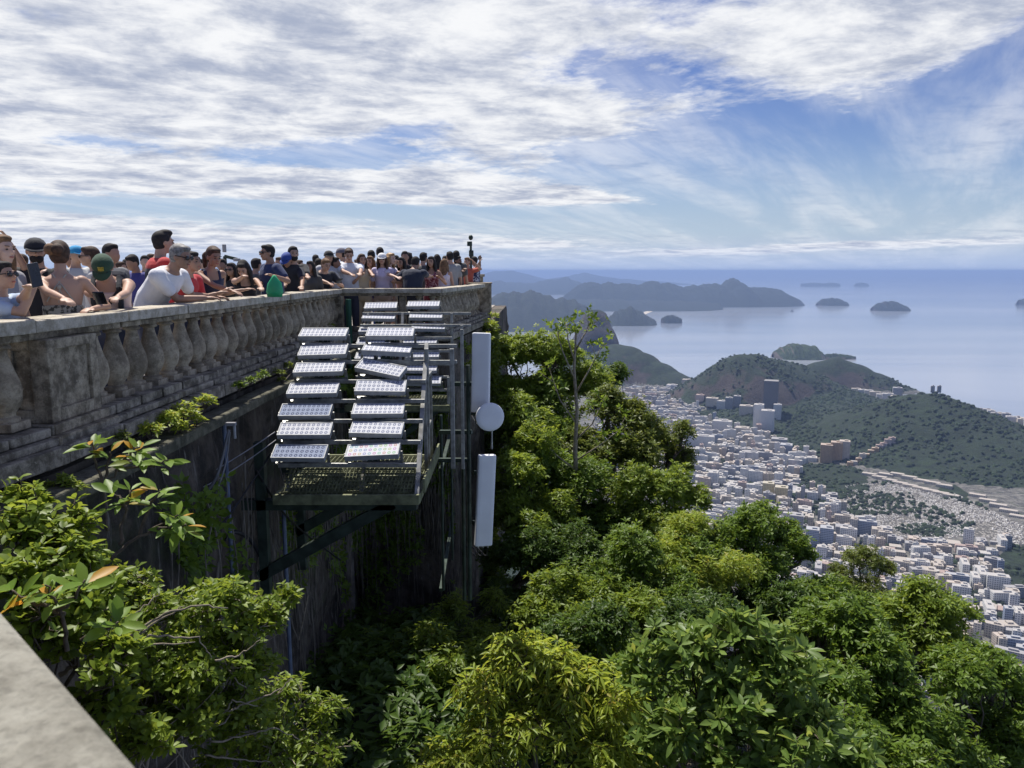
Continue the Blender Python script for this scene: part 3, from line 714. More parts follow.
# ================================================================== terrace and its wall
def off(poly, d):      # open polyline shifted sideways (to the right of its direction)
    out = []
    for i, p_ in enumerate(poly):
        p_ = Vector((p_[0], p_[1])); n = Vector((0, 0)); ns = []
        if i > 0: e = (p_-Vector(poly[i-1][:2])).normalized(); ns.append(Vector((e.y, -e.x)))
        if i < len(poly)-1: e = (Vector(poly[i+1][:2])-p_).normalized(); ns.append(Vector((e.y, -e.x)))
        n = sum(ns, Vector((0, 0))).normalized(); k = 1/max(.4, n.dot(ns[0])); q = p_+n*d*k; out.append((q.x, q.y))
    return out
# outer edge of the cap, from the near inner corner round to the far end
PA = atz(145, 768, -.36); PB = atz(0, 605, -.36)
dcam = (PB-PA).normalized()
CN = Vector((-3.10, 5.02)); dl = Vector((-.10, -.995)).normalized()
# inner corner where the left run meets the viewer's own parapet
A_ = Matrix(((dcam.x, -dl.x), (dcam.y, -dl.y))); rhs = CN-Vector((PA.x, PA.y)); sol = A_.inverted() @ rhs
IC = Vector((PA.x, PA.y))+Vector((dcam.x, dcam.y))*sol[0]
print('inner corner', IC, 'near edge', PA, PB)
RUN = [(IC.x, IC.y), (CN.x, CN.y), (-3.08, 14.1), (-1.27, 14.15), (-.66, 19.3)]
NEARP = [(PA.x-dcam.x*4, PA.y-dcam.y*4), (IC.x, IC.y)]
full = [NEARP[0]]+RUN+[(-.3, 30)]
wall_line = off(full, -.02)
M_FLOOR = plain('paving stone', (.34, .31, .27), .9, 0, .2, 3, .01)
wl = [tuple(q) for q in off(full, .08)]
poly = [(-40, wl[0][1]-6), (wl[0][0], wl[0][1]-6)]+wl+[(-40, 30)]
wm = MB(); wm.prism(poly, -12, ZF+.02)
gl_ = off(full, .09); pos_ = []
for i in range(len(gl_)-1):
    a_, b_ = Vector(gl_[i]), Vector(gl_[i+1]); n_ = max(2, int((b_-a_).length/.10)) if i > 0 else 8
    for k in range(n_+(i == len(gl_)-2)):
        e_ = (b_-a_).normalized(); q_ = a_.lerp(b_, k/n_); pos_.append((q_.x, q_.y, e_.y, -e_.x, (q_-a_).length+i*20))
pz = np.linspace(ZF-.06, -10.5, 90); PA_ = np.array(pos_)
SS, ZZ = np.meshgrid(PA_[:, 4], pz, indexing='ij')
dd = (fbm(SS*.8, ZZ*.8, 5, 3, .6)-.42)*.34+(fbm(SS*5, ZZ*1.6, 3, 5)-.5)*.10; dd = np.clip(dd, -.02, .4)*np.clip((ZF-.06-ZZ)/.6, 0, 1)
WX = PA_[:, 0][:, None]+PA_[:, 2][:, None]*dd; WY = PA_[:, 1][:, None]+PA_[:, 3][:, None]*dd
nzv = len(pz); wm.add(np.stack([WX, WY, ZZ], -1).reshape(-1, 3).tolist(), [(i*nzv+j, i*nzv+j+1, (i+1)*nzv+j+1, (i+1)*nzv+j) for i in range(len(pos_)-1) for j in range(nzv-1)])
tag(wm.build('retaining_wall', M_WALL), 'dark stained rock wall dropping below the balustrade into the bushes', 'wall')
fl = [tuple(q) for q in off(full, -.35)]
MBf = MB(); MBf.prism([(-40, fl[0][1]-6), (fl[0][0], fl[0][1]-6)]+fl+[(-40, 30)], ZF+.03, ZF+.04); tag(MBf.build('terrace_floor', M_FLOOR), kind='structure')
def strip(poly, d0, d1, z0, z1, name, mat_, parent=None, bevel=0, jitter=0):
    """stone course following the polyline between two offsets"""
    a = off(poly, d0); b = off(poly, d1); m = MB()
    for i in range(len(a)-1):
        q = [a[i], a[i+1], b[i+1], b[i]]
        ar = sum(q[k][0]*q[(k+1) % 4][1]-q[(k+1) % 4][0]*q[k][1] for k in range(4))
        if ar < 0: q = q[::-1]
        m.prism(q, z0, z1)
    return m.build(name, mat_, parent, bevel=bevel)
bal = empty('stone_balustrade', (-3.3, 9, ZF)); tag(bal, 'long weathered stone balustrade on which the crowd leans, running to the far corner', 'balustrade')
def kid(o, par=bal): o.parent = par; o.location = o.location-par.location; return o
def course(poly, d0, d1, z0, z1, name, mat_, L=.8, gap=.008, dz=.006, bevel=.008):
    """row of separate stones, one part"""
    m = MB(); rr_ = random.Random(hash((round(d0*100), round(z1*100))) % 999)
    c0 = off(poly, d0); c1 = off(poly, d1)
    for i in range(len(c0)-1):
        a0, a1, b0, b1 = Vector(c0[i]), Vector(c0[i+1]), Vector(c1[i]), Vector(c1[i+1]); n = max(1, round((a1-a0).length/L))
        cuts = [0]+sorted(k/n+rr_.uniform(-.12, .12)/n for k in range(1, n))+[1]; gl = gap/max(.1, (a1-a0).length)
        for k in range(n):
            t0, t1 = cuts[k]+gl*(k > 0), cuts[k+1]-gl; jo = rr_.uniform(-.006, .006); z_ = z1+rr_.uniform(-dz, dz)
            q = [a0.lerp(a1, t0), a0.lerp(a1, t1), b0.lerp(b1, t1), b0.lerp(b1, t0)]
            nrm = (b0-a0).normalized(); q[2] = q[2]+nrm*jo; q[3] = q[3]+nrm*jo
            ar = sum(q[k2].x*q[(k2+1) % 4].y-q[(k2+1) % 4].x*q[k2].y for k2 in range(4))
            if ar < 0: q = q[::-1]
            m.prism([(v.x, v.y) for v in q], z0, z_)
    return kid(m.build(name, mat_, None, bevel=bevel))
CW = .32
course(RUN, -CW, 0, ZC-.085, ZC, 'cap_rail', M_CAP, 1.15)
course(RUN, -CW+.05, -.05, ZC-.135, ZC-.087, 'cap_moulding', M_STONE, 1.15)
course(RUN, -CW-.02, .05, -1.125, -1.055, 'plinth', M_LEDGE, .42, .012, .012)
course(RUN, -CW-.04, .10, -1.18, -1.127, 'lower_plinth', M_LEDGE, .9, .008, .006)
course(RUN, -CW, .16, -1.30, -1.183, 'ledge_course', M_LEDGE, .7, .014, .01)
M_LIP = stone_mat('mossy lip', (.05, .05, .03), (.11, .105, .07), (.20, .19, .14))
tag(strip(RUN[:3], .10, .34, -1.50, -1.40, 'concrete_ledge', M_LIP, None, .015), 'narrow mossy concrete ledge along the wall under the balustrade', 'ledge')
# balusters
prof = [(.085, -1.0), (.085, -.975), (.060, -.965), (.062, -.945), (.092, -.90), (.108, -.85), (.112, -.80), (.104, -.745), (.080, -.68), (.060, -.61), (.047, -.56), (.047, -.535), (.070, -.525), (.070, -.51), (.058, -.50), (.066, -.487)]
bm_ = MB(); bm_.lathe((0, 0, 0), prof, 20); bm_.box((0, 0, -1.027), (.20, .20, .054)); b0 = bm_.build('baluster', M_BAL, None, True)
for pl in b0.data.polygons:
    if pl.center.z < -.99 and pl.center.z > -1.06 and len(pl.vertices) == 4 and max(abs(pl.center.x), abs(pl.center.y)) > .095: pl.use_smooth = False
b0.modifiers.new('edges', 'EDGE_SPLIT').split_angle = R(50)
first = [True]
def place_bal(x, y, rz=0):
    o = b0 if first[0] else b0.copy()
    if not first[0]: COL.objects.link(o)
    first[0] = False; o.parent = bal; o.location = Vector((x, y, 0))-bal.location; o.rotation_euler = (0, 0, rz)
mid = off(RUN, -CW/2)
def run_bal(a, b, s0, s1, sp, rz):
    a, b = Vector(a), Vector(b); L = (b-a).length; d = (b-a).normalized(); s = s0
    while s < L-s1: q = a+d*s; place_bal(q.x, q.y, rz); s += sp
# pier
def pier(c, rz, wx, wy, panel=True):
    m = MB(); M = Matrix.Rotation(rz, 3, 'Z'); c = Vector(c)
    def bx(dx, dy, z0, z1, sx, sy): m.box(c+M @ Vector((dx, dy, (z0+z1)/2)), (sx, sy, z1-z0), M)
    if panel:
        e = .045; zt, zb = -.487, -1.05
        bx(0, 0, zb, zt, wx-2*.026, wy-2*.026)
        for sx in (-1, 1):
            bx(sx*(wx/2-.014), -wy/2+.05, zb, zt, 0.028, .10); bx(sx*(wx/2-.014), wy/2-.05, zb, zt, .028, .10)
            bx(sx*(wx/2-.014), 0, zt-.07, zt-.0005, .0276, wy-.2002); bx(sx*(wx/2-.014), 0, zb+.0005, zb+.09, .0276, wy-.2002)
        for sy in (-1, 1):
            bx(-wx/2+.071, sy*(wy/2-.010), zb+.001, zt-.001, .10, .0194); bx(wx/2-.071, sy*(wy/2-.010), zb+.001, zt-.001, .10, .0194)
            bx(0, sy*(wy/2-.010), zt-.07, zt-.0015, wx-.243, .0192); bx(0, sy*(wy/2-.010), zb+.0015, zb+.09, wx-.243, .0192)
        bx(0, 0, zb-.07, zb-.0008, wx+.07, wy+.07); bx(0, 0, zb-.148, zb-.0712, wx+.16, wy+.16)
    else: bx(0, 0, -1.05, -.487, wx, wy)
    o = m.build('pier', M_STONE, None, bevel=.006); return kid(o)
pier((CN.x-.155, CN.y+.36, 0), 0, .36, .62)
run_bal(mid[1], mid[2], .92, .35, .318, 0)
ang = math.atan2(dl.y, dl.x)
run_bal(mid[1], mid[0], .14, .1, .318, 0)
pier((-3.20, 14.02, 0), 0, .26, .22, False)
pier((-2.02, 14.33, 0), 0, .12, .16, False)
for x_ in (-1.72, -1.47): place_bal(x_, 14.33)
run_bal(mid[3], mid[4], .25, .45, .318, math.atan2(5.15, .61)-R(90))
# end block
m = MB(); m.box((-.82, 19.75, -.86), (.58, .78, 1.04)); m.box((-.82, 19.75, -.34), (.62, .80, .035))
tag(m.build('corner_pier', M_STONE, None, bevel=.01), 'square dark stone end pier where the balustrade stops at the drop', 'pier')
m = MB(); m.box((-1.55, 24, -.86), (1.3, .5, 1.3)); m.box((-1.55, 24, -.17), (1.4, .6, .08))
tag(m.build('far_parapet', M_STONE, None, bevel=.01), 'short piece of parapet rising behind the photographers at the far end', 'parapet')
# viewer's own parapet
npa = Vector((dcam.y, -dcam.x)); 
course_pts = [(PA.x-dcam.x*3, PA.y-dcam.y*3), (PB.x+dcam.x*(sol[0]-(PB-PA).length-.5), PB.y+dcam.y*(sol[0]-(PB-PA).length-.5))]
own = empty('near_parapet', (PA.x, PA.y, ZF)); tag(own, 'pale granite parapet slab close up in the bottom left corner', 'parapet')
M_NEAR = stone_mat('near granite', (.15, .14, .11), (.30, .285, .23), (.44, .425, .36), False)
def own_strip(d0, d1, z0, z1, nm, mt, bv): o = strip(course_pts, d0, d1, z0, z1, nm, mt, None, bv); o.parent = own; o.location = -own.location
own_strip(-.42, 0, -.48, -.36, 'cap_slab', M_NEAR, .012); own_strip(-.36, -.06, -1.4, -.481, 'wall_body', M_STONE, 0); own_strip(-.36, .06, -1.9, -1.401, 'wall_foot', M_STONE, 0)
for o_ in list(bpy.data.objects):
    if o_.parent is None and o_.name.split('.')[0] in ('retaining_wall', 'terrace_floor', 'stone_balustrade', 'corner_pier', 'far_parapet', 'concrete_ledge'): o_.location.z += .035
ZF += .035
# green downpipe at the corner
M_GREEN = plain('green painted steel', (.02, .10, .06), .5, .2)
tag(MB().tube([(-2.93, 13.86, -.50), (-2.93, 13.86, -2.6)], .052, 12).build('green_pipe', M_GREEN), 'dark green upright pipe fixed at the inner corner of the balustrade', 'pipe')
# ================================================================== floodlight racks
M_STEEL = plain('galvanised steel', (.30, .30, .28), .45, .5, .3, 12)
M_STEELD = plain('dark green steel', (.040, .058, .045), .55, .4, .4, 6)
M_OLIVE = plain('lichened steel grating', (.16, .17, .09), .7, .2, .4, 9)
M_HOUSE = plain('floodlight housing', (.32, .33, .34), .65, .1, .15)
def lens_mat(name, coloured=False, dark=False):
    m_, t, p = new_mat(name); n = t.n.new('ShaderNodeTexCoord'); x, y, z = t.sep(n.outputs['Object'])
    u = t.m('DIVIDE', t.m('ADD', x, .26), .052); v = t.m('DIVIDE', t.m('ADD', y, .0975), .065)
    fu = t.m('SUBTRACT', t.m('FRACT', u), .5); fv = t.m('SUBTRACT', t.m('FRACT', v), .5)
    r = t.m('SQRT', t.m('ADD', t.m('MULTIPLY', fu, fu), t.m('MULTIPLY', fv, fv)))
    dot = t.step(r, .30, .40, 1., 0.); ring = t.step(r, .10, .17, 1., 0.)
    if coloured:
        wn = t.n.new('ShaderNodeTexWhiteNoise'); wn.noise_dimensions = '2D'; t.l.new(t.comb(t.m('FLOOR', u), t.m('FLOOR', v), 0), wn.inputs[0])
        hs = t.n.new('ShaderNodeCombineColor'); hs.mode = 'HSV'; t.l.new(wn.outputs[0], hs.inputs[0]); hs.inputs[1].default_value = .38; hs.inputs[2].default_value = .42
        dc = hs.outputs[0]
    else: dc = (.17, .19, .27) if not dark else (.07, .09, .16)
    col = t.mix(dot, (.26, .30, .40) if dark else (.56, .57, .60), dc); col = t.mix(ring, col, (.56, .57, .6) if not dark else (.3, .33, .4))
    t.l.new(col, p.inputs['Base Color']); p.inputs['Roughness'].default_value = .7; p.inputs['Specular IOR Level'].default_value = .08
    return m_
M_LENS, M_LENSC, M_LENSD = lens_mat('floodlight lens'), lens_mat('coloured diode lens', True), lens_mat('dusky lens', False, True)
FW, FD, FT = .565, .215, .06
def make_flood():
    root = empty('floodlight')
    h = MB(); h.box((0, 0, -.012), (FW-.01, FD-.01, FT-.026))
    for sx in (-1, 1): h.box((sx*(FW/2-.005), 0, 0), (.010, FD, FT))
    for sy in (-1, 1): h.box((0, sy*(FD/2-.005), .0004), (FW-.0205, .010, FT-.001))
    for k in range(9): h.box((-FW/2+.06+k*(FW-.12)/8, 0, -FT/2-.012), (.006, FD-.04, .026))
    h.build('housing', M_HOUSE, root)
    l = MB(); l.box((0, 0, .0185), (FW-.022, FD-.022, .012)); l.build('lens', M_LENS, root)
    b = MB()
    b.bar((-FW/2-.012, 0, -.01), (-FW/2-.012, -.02, -.13), .012, .03); b.bar((FW/2+.012, 0, -.01), (FW/2+.012, -.02, -.13), .012, .03); b.bar((-FW/2-.018, -.02, -.13), (FW/2+.018, -.02, -.13), .035, .012)
    b.build('bracket', M_STEEL, root)
    j = MB(); j.box((0, 0, -.065), (.14, .10, .05)); j.build('driver_box', M_STEELD, root)
    return root
proto = make_flood(); used_p = [False]; special = []
def flood(px, py, Y, tilt, yaw, roll, label, lens=None, s=1.0):
    if used_p[0]: o = copy_tree(proto)
    else: o = proto; used_p[0] = True
    o.location = at(px, py, Y); o.rotation_euler = Euler((R(tilt), R(roll), R(yaw)), 'XYZ'); o.scale = (s, s, s)
    tag(o, label, 'floodlight', 'floodlights on the steel racks')
    if lens: special.append((o, lens))
    return o
rank = ['lowest, nearest', 'second lowest', 'third lowest', 'middle', 'third highest', 'second highest', 'topmost']
YR = [7.95, 8.17, 8.39, 8.61, 8.83, 9.05, 9.27]
L1 = [(300,453,YR[0]),(305.5,430.5,YR[1]),(306,411.5,YR[2]),(313.5,390,YR[3]),(319.5,369,YR[4]),(323.5,351.5,YR[5]),(324,334,YR[6])]
R1 = [(373,451.5,YR[0]),(377,429.5,YR[1]),(378.5,410.5,YR[2]),(381,387.5,YR[3]),(381,369,YR[4]),(387,350.5,YR[5]),(390.5,333.5,YR[6])]
for i, (px, py, Y) in enumerate(L1):
    extra = ' with dark bluish lens' if i in (0, 2) else ''
    flood(px, py, Y, 25+random.uniform(-2, 4), random.uniform(-2, 2), random.uniform(-2, 1), '%s floodlight of the left column on the near rack%s' % (rank[i], extra), M_LENSD if extra else None)
for i, (px, py, Y) in enumerate(R1):
    y_, r_, t_ = random.uniform(-2, 2), random.uniform(-2, 1), 25+random.uniform(-2, 4); lb = '%s floodlight of the right column on the near rack' % rank[i]; ln = None
    if i == 0: ln = M_LENSC; lb += ', with coloured diodes'; r_ = -3
    if i == 4: y_, r_, t_, lb = -16, 9, 26, 'floodlight knocked askew in the right column of the near rack'
    if i == 5: t_, r_, lb = 14, 3, 'bright flat floodlight directly behind the askew one'
    flood(px, py, Y, t_, y_, r_, lb, ln)
rank2 = ['topmost', 'second highest', 'third highest', 'fourth highest', 'fifth highest', 'sixth highest', 'lowest']
L2 = [(381,306.5,13.6),(379,317.5,13.4),(376,330,13.2),(374,342,13.05),(372.5,357,12.9)]
R2 = [(423.5,305,13.6),(426,316.5,13.4),(428.5,327.5,13.2),(420.5,341,13.05),(422.5,355,12.9),(420,368.5,12.75),(424,381,12.6)]
for i, (px, py, Y) in enumerate(L2): flood(px, py, Y, 23+random.uniform(-3, 4), random.uniform(-2, 2), random.uniform(-1, 1), '%s floodlight of the left column on the far rack' % rank2[i])
for i, (px, py, Y) in enumerate(R2): flood(px, py, Y, 23+random.uniform(-3, 4), random.uniform(-2, 2), random.uniform(-1, 1), '%s floodlight of the right column on the far rack' % rank2[i])
for o_, ln_ in special:
    for c in o_.children:
        if c.name.startswith('lens'): c.data = c.data.copy(); c.data.materials[0] = ln_
def rack(name, label, rows, xl, xr, posts, zb, extra_rails=()):
    root = empty(name, (0, 0, 0)); tag(root, label, 'rack')
    for (px, py, Y, pxr) in rows:
        a = at(px, py, Y); a.x = xl; b = at(px, py, Y); b.x = (pxr-512)/(px-512)*at(px, py, Y).x if pxr else xr
        MB().bar(a, b, .045, .045).build('rail', M_STEEL, root, bevel=.004)
    for (a, b, w_) in posts: MB().bar(a, b, w_).build('post', M_STEEL if w_ < .07 else M_STEELD, root, bevel=.004)
    return root
rows = [(300, 465, 7.93, 417), (305, 442, 8.15, 421), (306, 421, 8.37, 423), (313, 401, 8.59, 425), (319, 381.5, 8.81, 426), (323, 362, 9.03, 457), (324, 346, 9.25, 457)]
PZ = at(343, 497, 7.85).z      # platform floor
zt1 = at(427, 347, 9.22); lo1 = at(417, 500, 7.9)
posts = [((lo1.x, 7.9, PZ), (zt1.x, 9.2, zt1.z+.03), .05), ((at(452, 346, 9.05).x, 9.02, PZ), (at(452, 346, 9.05).x, 9.02, zt1.z), .05),
         ((-2.42, 7.95, PZ), (-2.15, 9.2, zt1.z), .05), ((-1.62, 8.0, PZ), (-1.62, 9.22, zt1.z), .045), ((lo1.x, 9.02, PZ), (lo1.x, 9.02, zt1.z), .05),
         ((at(462, 362, 9.4).x, 9.4, PZ-.1), (at(462, 362, 9.4).x, 9.4, zt1.z+.2), .04)]
rk = rack('floodlight_rack', 'near sloping steel rack carrying two columns of floodlights', rows, -2.47, 0, posts, PZ)
rows2 = [(381, 311, 13.6, 0), (379, 313.5, 13.45, 471), (376, 325.5, 13.2, 471), (374, 338, 13.05, 452), (372, 351, 12.95, 451), (420, 364, 12.8, 450), (420, 377, 12.7, 449), (424, 390, 12.6, 449)]
rows2 = rows2[1:]
PZ2 = at(440, 407, 12.3).z
x451 = at(451, 330, 13.2).x; x462 = at(462, 330, 13.2).x
posts2 = [((x451, 13.35, PZ2), (x451, 13.35, at(451, 313, 13.4).z), .045), ((x462, 13.1, PZ2-2.2), (x462, 13.1, at(462, 325, 13.2).z), .05), ((-2.5, 12.6, PZ2), (-2.5, 13.45, at(451, 313, 13.4).z), .045), ((-1.9, 12.6, PZ2), (-1.9, 13.45, at(451, 313, 13.4).z), .045), ((x451, 12.5, PZ2), (x451, 12.5, at(449, 377, 12.5).z), .04)]
rack('floodlight_rack', 'far steel rack of floodlights in front of the corner balustrade', rows2, -2.6, 0, posts2, PZ2)
# steel platform under the near rack
pf = empty('steel_platform', (0, 0, 0)); tag(pf, 'dark green steel platform of grating bracketed off the wall under the near floodlight rack', 'platform')
def grating(x0, x1, y0, y1, z, par, M_=None):
    g = MB(); pitch = .055
    n = int((x1-x0)/pitch)
    for k in range(n+1): g.bar((x0+k*pitch, y0, z), (x0+k*pitch, y1, z), .006, .03)
    n2 = int((y1-y0)/.07)
    for k in range(n2+1): g.bar((x0, y0+k*.07, z+.004), (x1, y0+k*.07, z+.004), .008, .022)
    return g.build('grating', M_OLIVE, par)
xl, xr_ = -2.47, lo1.x-.02
grating(xl, xr_, 7.9, 8.62, PZ, pf); grating(xl, xr_, 8.66, 9.6, PZ+.0, pf)
for y_ in (7.86, 8.64, 9.64): MB().box(((xl+xr_)/2, y_, PZ-.03), (xr_-xl+.1, .05, .11)).build('beam', M_OLIVE, pf, bevel=.006)
for x_ in (xl-.03, xr_+.03): MB().box((x_, 8.75, PZ-.035), (.05, 1.72, .10)).build('beam', M_OLIVE, pf, bevel=.006)
# a slanted second mesh panel leaning at the front, like the photo's toe board
g = MB()
for k in range(36):
    x_ = xl+.05+k*(xr_-xl-.1)/35; g.bar((x_, 7.93, PZ+.03), (x_+.03, 8.12, PZ+.24), .006, .02)
for k in range(7): g.bar((xl+.03, 7.93+k*.03, PZ+.03+k*.033), (xr_-.03, 7.93+k*.03, PZ+.03+k*.033), .007, .012)
g.build('mesh_panel', M_OLIVE, pf)
MB().box((xr_+.09, 8.8, PZ+.09), (.02, 1.7, .16)).build('toe_board', M_OLIVE, pf)
gr = MB(); xg = at(425, 392, 8.9).x
for z0_, z1_, y_ in ((PZ, zt1.z-.35, 8.9), (PZ, zt1.z-.35, 9.5)): gr.bar((xg, y_, z0_), (xg, y_, z1_), .04)
gr.bar((xg, 8.88, zt1.z-.35), (xg, 9.52, zt1.z-.35), .04); gr.bar((xg, 8.88, PZ+.5), (xg, 9.52, PZ+.5), .035)
gr.build('guard_rail', M_STEEL, pf, bevel=.003)
# brackets
wallx = -2.86
q0 = at(262, 582, 8.2)
MB().bar((wallx+.1, 8.05, PZ-.95), (xr_-.25, 8.05, PZ-.12), .10, .12).build('brace', M_STEELD, pf)
MB().bar((wallx+.1, 9.5, PZ-.95), (xr_-.25, 9.5, PZ-.12), .10, .12).build('brace', M_STEELD, pf)
MB().bar((wallx+.16, 8.05, PZ-1.45), (wallx+.16, 8.05, PZ+.55), .10, .10).build('upright', M_STEELD, pf)
MB().bar((wallx+.16, 9.5, PZ-1.45), (wallx+.16, 9.5, PZ+.3), .10, .10).build('upright', M_STEELD, pf)
for y_ in (8.05, 9.5): MB().bar((wallx-.05, y_, PZ-.14), (xr_, y_, PZ-.14), .10, .11).build('bracket_arm', M_STEELD, pf)
# far platform
pf2 = empty('steel_platform', (0, 0, 0)); tag(pf2, 'small far grating platform under the far floodlight rack', 'platform')
grating(-2.7, x451+.03, 12.4, 13.4, PZ2, pf2); MB().box(((-2.7+x451)/2, 12.36, PZ2-.03), (x451+2.75, .05, .1)).build('beam', M_OLIVE, pf2); MB().box(((-2.7+x451)/2, 13.44, PZ2-.03), (x451+2.75, .05, .1)).build('beam', M_OLIVE, pf2)
MB().bar((-2.7, 12.6, PZ2-1.2), (x451-.2, 12.6, PZ2-.1), .09).build('brace', M_STEELD, pf2)
for y_ in (12.6, 13.3): MB().bar((-2.95, y_, PZ2-.11), (x451, y_, PZ2-.11), .07).build('bracket_arm', M_STEELD, pf2)
# walkway linking them and the antenna mast
M_ANT = plain('off white antenna shell', (.78, .79, .80), .4, 0, .05, 3)
mast = empty('antenna_mast', (0, 0, 0)); tag(mast, 'dark steel pole frame standing off the wall, carrying the white antennas', 'mast')
MD = 9.7
for (px, y0, y1, Y, r_) in ((468, 365, 600, MD, .028), (462, 350, 600, MD+.25, .026), (441, 415, 590, MD+.6, .02), (451, 420, 560, MD+.4, .016)):
    a = at(px, y0, Y); b = at(px, y1, Y); MB().tube([a, (a.x, Y, b.z)], r_, 8).build('pole', M_STEELD, mast)
for (y_, x0p, x1p) in ((460, 428, 470), (384, 455, 474), (432, 440, 472)):
    a = at(x0p, y_, MD+.1); b = at(x1p, y_, MD); MB().bar(a, b, .06, .05).build('crossarm', M_STEELD, mast)
for (y_, Y) in ((470, 9.9), (590, 9.9)):
    a = at(441, y_, MD+.6); MB().bar(a, (a.x-.1, 14.3, a.z), .05).build('wall_strut', M_STEELD, mast)
M_CABLE = plain('black cable', (.012, .012, .016), .5); M_CABLE2 = plain('grey seam', (.4, .41, .42), .5)
def antenna(c0, c1, Y, wd, dp, label, yaw):
    a = at(*c0, Y); b = at(*c1, Y+.02); root = empty('panel_antenna', a); tag(root, label, 'antenna', 'white antennas on the mast')
    d = (a-b); L = d.length; zz = d.normalized(); M = zz.to_track_quat('Z', 'Y').to_matrix() 
    xx = Vector((math.cos(R(yaw)), math.sin(R(yaw)), 0)); xx = (xx-zz*xx.dot(zz)).normalized(); yy = zz.cross(xx); M = Matrix((xx, yy, zz)).transposed()
    m = MB(); n = 14; sec = []
    for k in range(n):
        aa = math.pi*2*k/n; cx_ = math.copysign(abs(math.cos(aa))**.35, math.cos(aa)); cy_ = math.copysign(abs(math.sin(aa))**.35, math.sin(aa)); sec.append((cx_*wd/2, cy_*dp/2))
    vs = []
    for z_, s_ in ((-L/2+.0, .93), (-L/2+.012, 1), (L/2-.012, 1), (L/2, .93)):
        for (x_, y2) in sec: vs.append(M @ Vector((x_*s_, y2*s_, z_)))
    fs = [tuple(range(n-1, -1, -1)), tuple(3*n+k for k in range(n))]
    for i in range(3):
        for k in range(n): fs.append((i*n+k, i*n+(k+1) % n, (i+1)*n+(k+1) % n, (i+1)*n+k))
    m.add(vs, fs); sh = m.build('radome', M_ANT, root); sh.location = (b-a)/2
    for s_ in (.28, -.28):
        c = (b-a)/2+zz*L*s_; MB().bar(c+yy*dp*.4, c+yy*(dp*.5+.1)-xx*.12, .03, .05).build('clamp', M_STEELD, root)
    for k in (-1, 0, 1):      # connectors and feed cables at the foot
        c = (b-a)+xx*k*wd*.28; MB().tube([c, c-zz*.035], .012, 8).build('connector', M_STEEL, root)
        MB().tube([c-zz*.035, c-zz*.16+yy*.03, c-zz*.20+yy*.14, c-zz*.10+yy*.26-xx*.1], .007, 6).build('feed_cable', M_CABLE, root)
    return root
antenna((481.5, 333), (480.5, 412), MD-.1, .235, .09, 'upper white panel antenna hanging beside the rack', -8)
antenna((487, 455), (483, 545), MD-.15, .235, .09, 'lower white panel antenna hanging below the round dish', 16)
dsh = empty('dish_antenna', at(490, 417, MD-.25)); tag(dsh, 'small round white dish antenna between the two panel antennas', 'antenna', 'white antennas on the mast')
m = MB(); M = Matrix.Rotation(R(12), 3, 'Z') @ Matrix.Rotation(R(88), 3, 'X')
pr = [(.02, .014), (.12, .012), (.172, .008), (.180, .0), (.178, -.02), (.14, -.055), (.05, -.075)]
m.lathe((0, 0, 0), pr, 28); m.v = [tuple(M @ Vector(v)) for v in m.v]; m.build('radome', M_ANT, dsh, True)
MB().tube([(0, .06, 0), (-.14, .14, 0), (-.24, .22, 0)], .02).build('mount_arm', M_STEELD, dsh)
MB().tube([(.02, .05, -.15), (.02, .05, -.42)], .012).build('stay', M_STEEL, dsh)
# ================================================================== pipes and cables on the wall
M_PIPEB = plain('blue grey conduit', (.10, .13, .20), .5, 0, .2)
M_CABLE = plain('black cable', (.012, .012, .016), .5); M_CABLEG = plain('grey cable', (.22, .22, .24), .6)
def pipe(px, y0, y1, Y, r_, mt, lb): 
    a = at(px, y0, Y); b = at(px, y1, Y); o = MB().tube([a, (a.x, Y, b.z)], r_, 8).build('conduit', mt); tag(o, lb, 'pipe')
pipe(224, 424, 585, 7.5, .022, M_PIPEB, 'blue-grey upright conduit on the dark wall left of the platform')
pipe(283, 500, 768, 8.6, .025, M_PIPEB, 'lower conduit running down the wall behind the left bush')
pipe(347, 535, 625, 13.4, .11, plain('stained concrete', (.16, .145, .13), .9, 0, .4, 5), 'stained round drainpipe down the rock below the platform')
def cable(pts, r_, mt, lb, seg=14):
    P_ = [at(*q) for q in pts]; out = []
    for i in range(len(P_)-1):
        p0 = P_[max(0, i-1)]; p1, p2 = P_[i], P_[i+1]; p3 = P_[min(len(P_)-1, i+2)]
        for k in range(seg):
            t_ = k/seg; out.append(.5*((2*p1)+(p2-p0)*t_+(2*p0-5*p1+4*p2-p3)*t_*t_+(3*p1-p0-3*p2+p3)*t_**3))
    out.append(P_[-1]); o = MB().tube(out, r_, 6).build('cable', mt); tag(o, lb, 'cable', 'cables hanging on the wall')
cable([(160,500,6.6),(190,502,7.0),(215,480,7.2),(229,430,7.2)], .014, M_CABLEG, 'thick pale cable looping up to the small wall bracket')
cable([(150,495,6.4),(200,478,7.2),(240,455,7.8),(275,432,8.1)], .006, M_CABLEG, 'upper thin pale cable rising to the rack')
cable([(150,503,6.4),(205,486,7.2),(245,462,7.8),(276,440,8.1)], .006, M_CABLEG, 'lower thin pale cable rising to the rack')
cable([(185,562,6.6),(215,535,7.2),(250,485,7.9),(272,452,8.1)], .011, M_CABLE, 'black cable sweeping from the bush up to the rack')
cable([(190,552,6.6),(225,520,7.2),(256,476,7.9),(274,450,8.1)], .009, M_CABLE, 'second black cable close beside the sweeping black one')
cable([(225,540,7.6),(235,532,7.7),(250,540,7.9),(262,560,8.1)], .022, M_CABLE, 'stiff black hose bent round below the rack')
